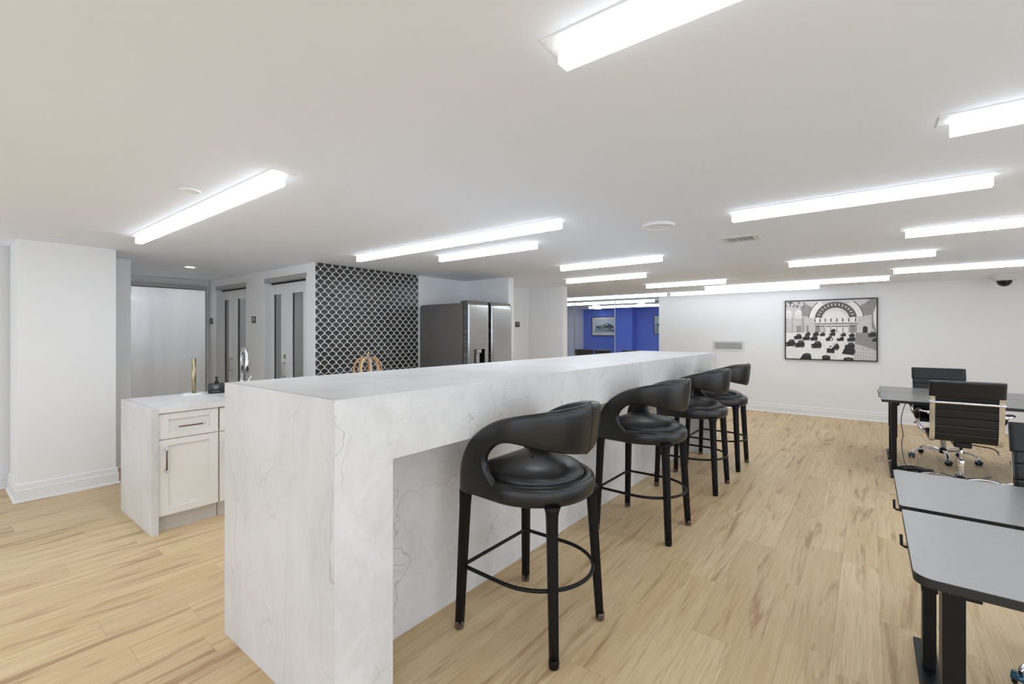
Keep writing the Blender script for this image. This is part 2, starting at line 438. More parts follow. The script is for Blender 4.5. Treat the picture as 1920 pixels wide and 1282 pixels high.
# sliding double doors
def double_door(name, x0, x1, strips, handle, label, sticker=None):
    t = thing(name, label, 'door', (0, YD, 0)); t['kind'] = 'structure'
    bm = B(); box(bm, x0, x1, .0, .11, 2.105, 2.157, .002); obj('track_box', bm, 'alu', t)
    bm = B(); box(bm, x0, x1, .085, .11, 2.085, 2.105); obj('track_gap', bm, 'dark_gap', t)
    for xa in (x0, x1-.02):
        bm = B(); box(bm, xa, xa+.02, .0, .19, 0, 2.105, .002); obj('jamb', bm, 'trim', t)
    xm = handle+.035
    for k, (a, b) in enumerate(((x0+.012, xm-.002), (xm+.002, x1-.012))):
        s0, s1 = strips[k]
        bm = B()
        box(bm, a, s0, .10, .14, .01, 2.085, .002); box(bm, s1, b, .10, .14, .01, 2.085, .002)
        box(bm, s0, s1, .10, .14, 1.955, 2.085); box(bm, s0, s1, .10, .14, .01, .22)
        leaf = obj('door_leaf', bm, 'trim', t)
        bm = B(); box(bm, s0, s1, .118, .126, .22, 1.955); obj('glass_lite', bm, 'frost_grey', leaf)
        bm = B(); box(bm, s0, s0+.016, .112, .118, .22, 1.955); obj('lite_bead', bm, 'dark_gap', leaf)
    bm = B(); hx = handle
    tube(bm, smoothpts([(hx, .10, .90), (hx, .06, .90), (hx, .055, .905), (hx, .055, 1.065), (hx, .06, 1.07), (hx, .10, 1.07)], 1), .008, 8)
    obj('handle', bm, 'nickel', t)
    if sticker:
        bm = B(); prism(bm, [(-.03, .0), (-.012, .022), (.03, .034), (.03, -.02), (.012, -.034)], 0, .001, mat4=Matrix.Translation((sticker, .0995, 1.15)) @ Matrix.Rotation(PI/2, 4, 'X'))
        obj('sticker', bm, 'sticker', t)
    return t
double_door('door_2', -7.86, -6.763, ((-7.80, -7.632), (-7.326, -7.043)), -7.50, 'white double door with grey glass strips nearer the corner')
double_door('door_3', -6.241, -5.156, ((-6.19, -5.987), (-5.699, -5.427)), -5.87, 'white double door with grey glass strips beside the black tile', -5.895)

# scallop tile panel
bm = B(); box(bm, -4.99, -4.976, 2.745, 4.255, 0, ZC-.002)
o = obj('tile_panel', bm, 'scallop'); tag(o, 'black scallop tile panel with white grout on the kitchen wall', 'wall tile')
bm = B(); box(bm, -4.985, -4.973, 2.737, 2.745, 0, ZC-.002); obj('edge_trim', bm, 'trim', o)
bm = B(); box(bm, -4.99, -4.973, 4.255, 4.262, 0, ZC-.002); obj('edge_trim', bm, 'trim', o)

# conference partition glass
w1 = thing('window_1', 'clear glass partition in front of the blue conference room', 'glass partition', (0, YF+.05, 0)); w1['kind'] = 'structure'
for a, b in ((-6.2, -5.625), (-5.617, -4.57), (-4.562, -3.53)):
    bm = B(); box(bm, a, b, 0, .010, .03, 2.198); obj('pane', bm, 'glass', w1)
bm = B(); box(bm, -6.2, -3.53, -.03, .03, 2.198, 2.2335, .002); obj('top_rail', bm, 'alu', w1)
bm = B(); box(bm, -6.2, -3.53, -.02, .02, .0, .03, .002); obj('bottom_rail', bm, 'alu', w1)
bm = B(); box(bm, -5.627, -5.615, -.008, .018, .03, 2.198); obj('joint_strip', bm, 'alu', w1)
bm = B(); box(bm, -4.572, -4.560, -.008, .018, .03, 2.198); obj('joint_strip', bm, 'trim', w1)

# ------------------------------------------------------------------ ceiling lights
def make_light(n, x0, yfar, L, label):
    t = thing('linear_ceiling_light', label, 'ceiling light', (x0+L/2, yfar-.024, ZC), 0, 'linear ceiling lights')
    bm = B(); box(bm, -L/2, L/2, -.024, .024, -.062, -.004, .0035)
    bm.faces.ensure_lookup_table(); bm.normal_update()
    for f in bm.faces: f.material_index = 0 if abs(f.normal.z) > .8 else 1
    obj('diffuser', bm, ['lens_dim' if 9.1 < yfar < 9.3 else 'lens', 'lens_side'], t)
    bm = B(); a = L/2+.035
    box(bm, -a, a, -.058, -.034, -.0045, .0); box(bm, -a, a, .034, .058, -.0045, .0)
    box(bm, -a, -L/2-.008, -.034, .034, -.0045, .0); box(bm, L/2+.008, a, -.034, .034, -.0045, .0)
    box(bm, -L/2-.008, L/2+.008, -.034, .034, -.002, .0)
    obj('flange', bm, 'trim', t)
    return t
LL = 2.47; SL = 1.22
lights = [
 (-.682, 1.130, SL, 'large bright linear light cut off by the top edge of the photo'),
 (-4.811, 1.132, LL, 'linear ceiling light on the left, in front of the square column'),
 (-4.20, 2.812, LL, 'long linear ceiling light ending above the black scallop tile'),
 (-3.531, 3.340, SL, 'short linear ceiling light right behind the long one near the tile'),
 (-2.913, 4.722, SL, 'short linear ceiling light above the bar, fifth from the viewer on the left'),
 (-3.575, 5.955, SL, 'short linear ceiling light just left of the bright wall end, before the glass room'),
 (-2.915, 7.398, SL, 'short linear ceiling light above the right part of the glass partition'),
 (-5.68, 9.18, LL, 'long linear ceiling light running along the top of the glass partition'),
 (-3.13, 9.22, LL, 'long linear ceiling light closest to the far wall above the wall grille'),
 (-2.25, 8.38, LL, 'long linear ceiling light in front of the far wall, left of the framed photograph'),
 (-.715, 6.03, SL, 'short linear ceiling light over the open floor, above the framed photograph'),
 (.223, 4.745, SL, 'linear ceiling light at the right edge, beside the small ceiling disc'),
 (.240, 7.505, LL, 'linear ceiling light at the right edge nearest the dome camera'),
 (-.725, 3.363, SL, 'wide linear ceiling light beside the round ceiling speaker'),
 (.241, 2.411, SL, 'bright linear ceiling light high at the right edge of the photo'),
 (-6.52, 10.75, LL, 'nearer linear ceiling light inside the blue conference room'),
 (-6.71, 12.45, LL, 'deeper linear ceiling light inside the blue conference room'),
]
for i, a in enumerate(lights): make_light(i, *a)
for x0, y in ((-4.8, -.9), (-2.2, -2.2), (.6, -.9), (2.1, .9), (2.1, 4.0), (2.1, 6.2)):
    t = make_light(0, x0, y, LL if x0 < 2 else SL, 'linear ceiling light outside the frame of the photo')
    t['group'] = 'linear ceiling lights outside the frame'

# round things on the ceiling
def disc(name, loc, r, label, cat, th=.006, mats='disc_white', dome=0):
    bm = B(); lathe(bm, [(r, 0), (r, -th*.6), (r*.97, -th), (r*.86, -th*1.0), (r*.84, -th*.7-dome*.3), (r*.4, -th*.7-dome), (0, -th*.7-dome)], (0, 0, 0), 36)
    o = obj(name, bm, mats); o.location = loc
    return tag(o, label, cat)
disc('ceiling_speaker', (-1.24, 3.366, ZC), .117, 'round white ceiling speaker in front of the ceiling vent', 'speaker', .022)
disc('ceiling_disc', (-3.036, .93, ZC), .052, 'small white ceiling disc left of the left-hand linear light', 'ceiling disc', .008)
disc('ceiling_disc', (-5.30, .705, ZC), .06, 'white ceiling disc in front of the square column', 'ceiling disc', .005)
disc('ceiling_disc', (.776, 5.23, ZC), .045, 'small ceiling disc near the right edge under a linear light', 'ceiling disc', .005)
disc('ceiling_disc', (.765, 8.79, ZC), .04, 'small ceiling disc left of the dome camera', 'ceiling disc', .005)
disc('ceiling_disc', (-2.32, 8.75, ZC), .045, 'small ceiling disc between the two far linear lights', 'ceiling disc', .006)
t = thing('round_downlight', 'round recessed downlight before the frosted glass nook', 'ceiling light', (-6.518, 2.0, ZC))
bm = B(); lathe(bm, [(.065, 0), (.065, -.006), (.052, -.008), (.052, 0)], n=28); obj('trim_ring', bm, 'trim', t)
bm = B(); lathe(bm, [(.051, -.002), (.05, -.005), (0, -.005)], n=28); obj('lens', bm, 'disc_lens', t)
for k, (x, y, lb) in enumerate(((-6.197, 11.9, 'round glowing ceiling light left in the conference room'), (-7.0, 13.55, 'round glowing ceiling light deepest in the conference room, against the blue wall'), (-4.878, 11.95, 'round glowing ceiling light on the right in the conference room'))):
    t = thing('round_ceiling_light', lb, 'ceiling light', (x, y, ZC), 0, 'round lights in the conference room')
    bm = B(); lathe(bm, [(.13, 0), (.13, -.012), (.115, -.015), (.115, 0)], n=28); obj('trim_ring', bm, 'trim', t)
    bm = B(); lathe(bm, [(.114, -.002), (.112, -.013), (0, -.016)], n=28); obj('lens', bm, 'disc_lens', t)
def sprinkler(x, y, label):
    t = thing('sprinkler_head', label, 'sprinkler', (x, y, ZC+.003), 0, 'sprinkler heads')
    bm = B(); lathe(bm, [(.035, 0), (.035, -.004), (.02, -.010), (0, -.010)], n=20); obj('escutcheon', bm, 'trim', t)
    bm = B(); lathe(bm, [(.008, -.008), (.008, -.03), (.004, -.034), (.004, -.048), (0, -.048)], n=12)
    lathe(bm, [(.001, -.048), (.022, -.049), (.022, -.052), (.001, -.052)], n=14); obj('deflector', bm, 'nickel', t)
sprinkler(-2.95, 7.95, 'small sprinkler head below the short light before the glass partition')
sprinkler(-5.05, 10.0, 'small sprinkler head seen through the glass partition')

t = thing('glass_backlight', 'added ceiling panel light, unseen, backlighting the frosted glass', 'ceiling light', (-8.65, 2.15, ZC))  # unseen lamp added to make the frosted glass glow
bm = B(); box(bm, -.32, .32, -.62, .62, -.02, 0, .003); obj('panel_frame', bm, 'trim', t)
bm = B(); box(bm, -.30, .30, -.60, .60, -.024, -.0201); obj('panel_lens', bm, 'backlight_lens', t)
# ceiling vent
t = thing('ceiling_vent', 'white louvred ceiling vent behind the round speaker', 'vent', (-.868, 4.29, ZC))
bm = B()
box(bm, -.145, .145, -.128, -.085, -.007, 0); box(bm, -.145, .145, .085, .128, -.007, 0)
box(bm, -.145, -.105, -.085, .085, -.007, 0); box(bm, .105, .145, -.085, .085, -.007, 0); obj('frame', bm, 'vent', t)
bm = B(); box(bm, -.105, .105, -.085, .085, -.0012, 0); obj('backing', bm, 'vent_dark', t)
bm = B()
for k in range(10):
    x = -.098+k*.0215; box(bm, x, x+.009, -.085, .085, -.006, -.001)
obj('louvres', bm, 'vent', t)
# wall grille
t = thing('wall_grille', 'white rectangular air grille low on the far wall left of the picture', 'vent', (-2.165, YF, 1.205))
bm = B()
box(bm, -.29, .29, -.010, 0, .065, .10, .002); box(bm, -.29, .29, -.010, 0, -.10, -.065, .002)
box(bm, -.29, -.245, -.010, 0, -.065, .065, .002); box(bm, .245, .29, -.010, 0, -.065, .065, .002); obj('frame', bm, 'vent', t)
bm = B(); box(bm, -.245, .245, -.002, 0, -.065, .065); obj('backing', bm, 'vent_dark', t)
bm = B()
for k in range(33):
    x = -.240+k*.0148; box(bm, x, x+.0062, -.009, -.002, -.065, .065)
for k in range(3): box(bm, -.245, .245, -.0085, -.004, -.04+k*.04-.002, -.04+k*.04+.002)
obj('bars', bm, 'vent', t)
# dome camera
t = thing('dome_camera', 'white ceiling dome security camera with a black glass dome', 'camera', (1.475, 9.2, ZC+.003))
bm = B(); lathe(bm, [(.145, 0), (.145, -.012), (.132, -.045), (.100, -.080), (.088, -.085), (0, -.085)], n=40); obj('housing', bm, 'vent', t)
bm = B(); lathe(bm, [(.080*math.cos(a*PI/2/10), -.082-.084*math.sin(a*PI/2/10)) for a in range(11)], n=36)
M['dome'] = simple('smoked_dome', (22, 21, 26), .05, 0)
obj('dome', bm, 'dome', t)

# ------------------------------------------------------------------ bar island
T = .253
isl = thing('bar_island', 'long white veined stone bar island with a recessed front', 'bar island', (-1.98, .898, 0))
IX0, IX1, IL = -.482, .482, 5.15
bm = B(); box(bm, IX0, IX1-.03, .03, IL-.03, 1.18, 1.2105); obj('countertop', bm, 'marble', isl)
bm = B(); prism(bm, [(IX1, 0), (IX1, IL-.03), (IX1-.03, IL-.03), (IX1-.03, .03)], .949, 1.2105); obj('apron', bm, 'marble', isl)
bm = B(); box(bm, .204, IX1-.03, .03, IL-.03, .949, .965); obj('apron_underside', bm, 'marble', isl)
for nm, y0, y1 in (('end_panel', 0, T), ('end_panel', IL-T, IL)):
    bm = B()
    if y0 == 0: prism(bm, [(IX0, 0), (IX1-.0004, 0), (IX1-.0304, .03), (IX0, .03)], 0, 1.2105)
    else: box(bm, IX0, IX1, IL-.03, IL, 0, 1.2105, .0008)
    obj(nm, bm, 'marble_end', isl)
for y0, y1 in ((.03, T), (IL-T, IL-.03)):
    bm = B(); prism(bm, [(.204, y0), (IX1-.03, y0), (IX1, 0 if y0 < .1 else y0), (IX1, y1), (.204, y1)], 0, .949); obj('end_return', bm, 'marble', isl)
bm = B(); box(bm, .17, .204, .03, IL-.03, 0, 1.18); obj('front_panel', bm, 'marble', isl)
bm = B(); box(bm, IX0+.02, IX0+.05, .03, IL-T, 0, 1.18); obj('rear_panel', bm, 'cab', isl)

# ------------------------------------------------------------------ kitchen counter
CT = thing('waterfall_countertop', 'white stone counter with a waterfall end at the left of the bar', 'countertop', (-4.43, 1.0, 0))
bm = B(); box(bm, -.42, .40, 0, .042, 0, .908, .0008); obj('end_panel', bm, 'marble_end', CT)
bm = B()  # top with sink cut-out  (sink x -.14...28, y .56..1.25)
SX0, SX1, SY0, SY1 = -.13, .25, .56, 1.25
box(bm, -.42, .40, .042, SY0, .8705, .908); box(bm, -.42, .40, SY1, 2.55, .8705, .908)
box(bm, -.42, SX0, SY0, SY1, .8705, .908); box(bm, SX1, .40, SY0, SY1, .8705, .908); obj('counter_slab', bm, 'marble', CT)
bm = B(); box(bm, -.42, .40, 2.508, 2.55, 0, .8705); obj('end_panel', bm, 'marble_end', CT)
bm = B(); x0, x1, y0, y1 = -4.43+SX0, -4.43+SX1, 1+SY0, 1+SY1; z0 = .69
for a in ((x0, x1, y0, y1, z0, z0+.006), (x0, x0+.006, y0, y1, z0+.006, .8695), (x1-.006, x1, y0, y1, z0+.006, .8695), (x0+.006, x1-.006, y0, y0+.006, z0+.006, .8695), (x0+.006, x1-.006, y1-.006, y1, z0+.006, .8695)): box(bm, *a)
tag(obj('undermount_sink', bm, 'sink'), 'steel undermount sink let into the white stone counter', 'sink')

def shaker(bm, y0, y1, z0, z1, x, rail=.058):
    """front panel facing +x at plane x"""
    box(bm, x-.018, x, y0, y0+rail, z0, z1, .0012); box(bm, x-.018, x, y1-rail, y1, z0, z1, .0012)
    box(bm, x-.018, x, y0+rail, y1-rail, z0, z0+rail*.86, .0); box(bm, x-.018, x, y0+rail, y1-rail, z1-rail*.72, z1, .0)
    box(bm, x-.018, x-.013, y0+rail, y1-rail, z0+rail*.86, z1-rail*.72)
def bar_handle(parent, p0, p1, x):
    bm = B(); a, b = Vector(p0), Vector(p1); d = (b-a).normalized()
    tube(bm, [a+Vector((.03, 0, 0)), b+Vector((.03, 0, 0))], .0055, 10)
    h = obj('handle', bm, 'bronze', parent)
    for p, q in ((a+d*.010, a), (b-d*.010, b-d*.016)):
        bm = B(); tube(bm, [p, p+Vector((.036, 0, 0))], .0065, 8)
        tube(bm, [q+Vector((.03, 0, 0))-d*.001, q+Vector((.03, 0, 0))+d*.017], .0072, 10)
        obj('handle_post', bm, 'chrome', h)
def cabinet(y0, y1, label, drawer=True):
    t = thing('base_cabinet', label, 'cabinet', (-4.045, y0, 0), 0, 'kitchen base cabinets')
    W = y1-y0
    bm = B(); box(bm, -.78, -.019, .002, W-.002, .115, .8695 if drawer else .685); obj('cabinet_body', bm, 'cab', t)
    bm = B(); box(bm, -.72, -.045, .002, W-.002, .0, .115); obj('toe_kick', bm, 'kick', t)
    n = 1 if W < .6 else 2
    for k in range(n):
        a = .003+k*(W-.006)/n; b = .003+(k+1)*(W-.006)/n-.003
        if drawer:
            bm = B(); shaker(bm, a, b, .680, .862, 0, .058); d = obj('drawer', bm, 'cab', t)
            m = (a+b)/2; bar_handle(d, (0, m-.092, .762), (0, m+.092, .762), 0)
        if not drawer:
            bm = B(); shaker(bm, a, b, .680, .862, 0, .058); obj('false_drawer_front', bm, 'cab', t)
        bm = B(); shaker(bm, a, b, .123, .672, 0, .058); d = obj('door', bm, 'cab', t)
        hy = a+.041 if k == 0 else b-.041
        bar_handle(d, (0, hy, .438), (0, hy, .615), 0)
    return t
cabinet(1.043, 1.436, 'white shaker cabinet with one drawer next to the waterfall end')
cabinet(1.438, 2.36, 'white shaker sink cabinet mostly hidden by the bar', False)
cabinet(2.362, 3.506, 'white shaker double cabinet hidden behind the bar')

# paper towel holder
t = thing('paper_towel_holder', 'brass paper towel rod on a white stone base', 'paper towel holder', (-4.70, 1.47, .9085))
bm = B(); prism(bm, [(.088*math.cos(PI/8+k*PI/4), .088*math.sin(PI/8+k*PI/4)) for k in range(8)], 0, .016, .003); obj('base', bm, 'marble_w', t)
bm = B(); tube(bm, [(0, 0, .016), (0, 0, .318)], .0165, 16); obj('rod', bm, 'brass', t)
# soap bottle
t = thing('soap_dispenser', 'black oval pump soap dispenser beside the towel rod', 'soap dispenser', (-4.665, 1.635, .9085), math.radians(64))
def oval(a, b, z, n=32, pw=2.6):
    return [Vector((a*abs(math.cos(q))**(2/pw)*math.copysign(1, math.cos(q)), b*abs(math.sin(q))**(2/pw)*math.copysign(1, math.sin(q)), z)) for q in [2*PI*i/n for i in range(n)]]
bm = B(); loft(bm, [oval(.062, .030, 0), oval(.065, .033, .004), oval(.065, .033, .082), oval(.060, .029, .088)]); obj('bottle', bm, 'soap', t)
bm = B(); lathe(bm, [(.018, .088), (.018, .1), (.013, .112), (.007, .116), (.006, .135), (.012, .137), (.012, .147), (0, .148)], n=18)
tube(bm, [(0, 0, .142), (0, -.03, .142), (0, -.036, .138)], .005, 8); obj('pump', bm, 'black_plastic', t)
for z, hw, hh in ((.070, .026, .001), (.055, .020, .004), (.044, .014, .002), (.016, .030, .001)):
    bm = B(); box(bm, -hw, hw, -.0337, -.0328, z, z+hh); obj('label_line', bm, 'text', t)

# faucet
t = thing('kitchen_faucet', 'tall chrome gooseneck pull-down faucet behind the bar', 'faucet', (-4.66, 1.845, .908), math.radians(-8))
bm = B(); lathe(bm, [(.028, 0), (.028, .006), (.022, .010), (.020, .09), (.017, .10), (0, .10)], n=20); obj('faucet_body', bm, 'chrome', t)
pts = [(0, 0, .09), (0, 0, .30)]+[(.085-.085*math.cos(a), 0, .30+.105*math.sin(a)) for a in [PI*k/14 for k in range(1, 14)]]+[(.17, 0, .30), (.172, 0, .27)]
bm = B(); tube(bm, pts, .0125, 14); obj('gooseneck', bm, 'chrome', t)
bm = B(); tube(bm, [(.1715, 0, .30), (.1715, 0, .285), (.173, 0, .26), (.173, 0, .185)], [.014, .0165, .0185, .0200], 16); sp = obj('spray_head', bm, 'chrome', t)
bm = B(); box(bm, .186, .1945, -.008, .008, .205, .24, .003); obj('spray_button', bm, 'black_plastic', sp)
bm = B(); tube(bm, [(0, .018, .055), (.004, .04, .06), (.03, .075, .14)], [.009, .008, .006], 10); obj('lever', bm, 'chrome', t)

# bentwood pumpkin
t = thing('bentwood_pumpkin', 'open pumpkin of bent orange and pale wooden strips on the counter', 'pumpkin ornament', (-4.42, 3.05, .908))
for k in range(9):
    a = 2*PI*k/9+.35; ca, sa = math.cos(a), math.sin(a)
    P = [(.03, .0), (.10, .004), (.145, .05), (.155, .12), (.145, .19), (.11, .245), (.06, .262), (.015, .255)]
    bm = B(); tube(bm, smoothpts([(r*ca, r*sa, z+.006) for r, z in P], 2), .0135, 8, flat=.42)
    obj('wood_rib', bm, ('rib_a', 'rib_b', 'rib_c')[k % 3], t)
bm = B(); tube(bm, smoothpts([(0, 0, .25), (0, 0, .285), (.004, .006, .31), (.012, .012, .335)], 2), [.014]+[.009]*10+[.011]*5, 8) if False else tube(bm, smoothpts([(0, 0, .25), (-.002, 0, .285), (.002, .004, .31), (.012, .012, .335)], 1), .009, 8)
obj('stem', bm, 'rib_b', t)
M['leaf'] = simple('dried_leaf', (186, 180, 164), .6, var=.2)
bm = B()
for a, L in ((.6, .085), (2.5, .07), (4.4, .06), (5.5, .08)):
    ca, sa = math.cos(a), math.sin(a)
    rings = []
    for k in range(7):
        q = k/6; w = .020*math.sin(PI*q)+.0008; x = .01+L*q; z = .272+.012*math.sin(PI*q)-.004*q
        rings.append([Vector((x*ca-w*sa, x*sa+w*ca, z)), Vector((x*ca, x*sa, z+.004)), Vector((x*ca+w*sa, x*sa-w*ca, z)), Vector((x*ca, x*sa, z-.001))])
    loft(bm, rings)
obj('leaves', bm, 'leaf', t)

# ------------------------------------------------------------------ fridge
t = thing('refrigerator', 'stainless side-by-side refrigerator beside the black tile', 'refrigerator', (-4.975, 4.29, 0))
bm = B(); box(bm, .0, .82, 0, .905, .03, 1.825, .004); obj('fridge_body', bm, 'fridge_side', t)
bm = B(); box(bm, .02, .80, .01, .895, 1.825, 1.842, .003); obj('top_cover', bm, 'fridge_side', t)
bm = B(); box(bm, .78, .86, .004, .07, 1.842, 1.872, .006); obj('hinge_cover', bm, 'fridge_side', t)
bm = B(); box(bm, .78, .86, .835, .90, 1.842, 1.872, .006); obj('hinge_cover', bm, 'fridge_side', t)
bm = B(); box(bm, .82, .833, .006, .90, .04, 1.82); obj('gasket', bm, 'dark_gap', t)
def bow_door(y0, y1, z0, z1, cut=None):
    """door with rounded vertical edges and a slightly bowed face, built as columns of a height grid"""
    bm = B(); n = 22
    def xf(v):      # face x over the height (rolled top edge)
        return 0
    ys = [y0+(y1-y0)*k/n for k in range(n+1)]
    def face_x(y, z):
        q = (2*(y-y0)/(y1-y0)-1); b = .926+.006*(1-q*q)
        ed = min(y-y0, y1-y); b -= max(0, .012-ed)*.55
        top = z1-z; b -= (.030*(1-min(1, top/.07))**2)
        return b
    zs = [z0]+[z0+(z1-z0)*k/8 for k in range(1, 8)]+[z1-.09, z1-.07, z1-.055, z1-.04, z1-.028, z1-.018, z1-.008, z1]
    zs = sorted(set(zs))
    if cut:
        zs = sorted(set(zs+[cut[2], cut[3]])); ys = sorted(set(ys+[cut[0], cut[1]]))
    V = {}
    for i, y in enumerate(ys):
        for j, z in enumerate(zs): V[i, j] = bm.verts.new((face_x(y, z), y, z))
    for i in range(len(ys)-1):
        for j in range(len(zs)-1):
            if cut and ys[i] >= cut[0]-1e-6 and ys[i+1] <= cut[1]+1e-6 and zs[j] >= cut[2]-1e-6 and zs[j+1] <= cut[3]+1e-6: continue
            f = bm.faces.new((V[i, j], V[i+1, j], V[i+1, j+1], V[i, j+1])); f.smooth = True
    I, J = len(ys)-1, len(zs)-1
    bk = {}
    for (i, j) in V:
        if i in (0, I) or j in (0, J): bk[i, j] = bm.verts.new((.835, ys[i], zs[j]))
    for i in range(I):
        for j in (0, J): bm.faces.new((V[i, j], V[i+1, j], bk[i+1, j], bk[i, j]))
    for j in range(J):
        for i, mi in ((0, 1), (I, 1)):
            f = bm.faces.new((V[i, j], V[i, j+1], bk[i, j+1], bk[i, j])); f.material_index = mi
    if cut:      # niche walls
        a, b, c, d = cut
        for (ya, yb, za, zb) in ((a, a, c, d), (b, b, c, d)):
            vs = [bm.verts.new(p) for p in ((.926, ya, za), (.926, ya, zb), (.85, ya, zb), (.85, ya, za))]; f = bm.faces.new(vs); f.material_index = 2
        for z in (c, d):
            vs = [bm.verts.new(p) for p in ((.931, a, z), (.931, b, z), (.85, b, z), (.85, a, z))]; f = bm.faces.new(vs); f.material_index = 2
        vs = [bm.verts.new(p) for p in ((.85, a, c), (.85, b, c), (.85, b, d), (.85, a, d))]; f = bm.faces.new(vs); f.material_index = 2
    return bm
cut = (.105, .315, .86, 1.242)
dl_ = obj('freezer_door', bow_door(.002, .405, .06, 1.873, cut), ['steel', 'door_side', 'black_plastic'], t)
bm = B(); box(bm, .86, .925, .17, .26, 1.19, 1.242, .006); obj('ice_chute', bm, 'grey_plastic', dl_)
bm = B(); box(bm, .87, .90, .185, .245, 1.06, 1.19, .004); obj('dispenser_paddle', bm, 'grey_plastic', dl_)
dr_ = obj('fridge_door', bow_door(.457, .903, .06, 1.873), ['steel', 'door_side', 'black_plastic'], t)
bm = B(); box(bm, .835, .885, .405, .457, .06, 1.85); obj('handle_channel', bm, 'dark_gap', t)
bm = B(); box(bm, .05, .90, .02, .89, 0, .055); obj('base_grille', bm, 'black_plastic', t)

# ------------------------------------------------------------------ room signs
def sign(p, rz, num, label):
    t = thing('room_sign', label, 'sign', p, rz, 'black room number signs')
    bm = B(); box(bm, -.058, .058, -.006, 0, -.045, .045, .0015); obj('plaque', bm, 'black_plastic', t)
    text_mesh('room_number', num, .062, 'text', t, Matrix.Translation((0, -.0065, .006)) @ Matrix.Rotation(PI/2, 4, 'X'), .0005)
    bm = B(); box(bm, -.03, .03, -.0068, -.006, -.034, -.030); obj('braille_line', bm, 'grey_plastic', t)
sign((-6.54, YD, 1.63), 0, '28', 'small black room sign between the two double doors')
sign((-8.015, YD, 1.635), 0, '27', 'small black room sign in the corner beside the frosted glass panel')
sign((-4.87, 6.406, 1.603), PI/2, '29', 'small black room sign just right of the refrigerator')

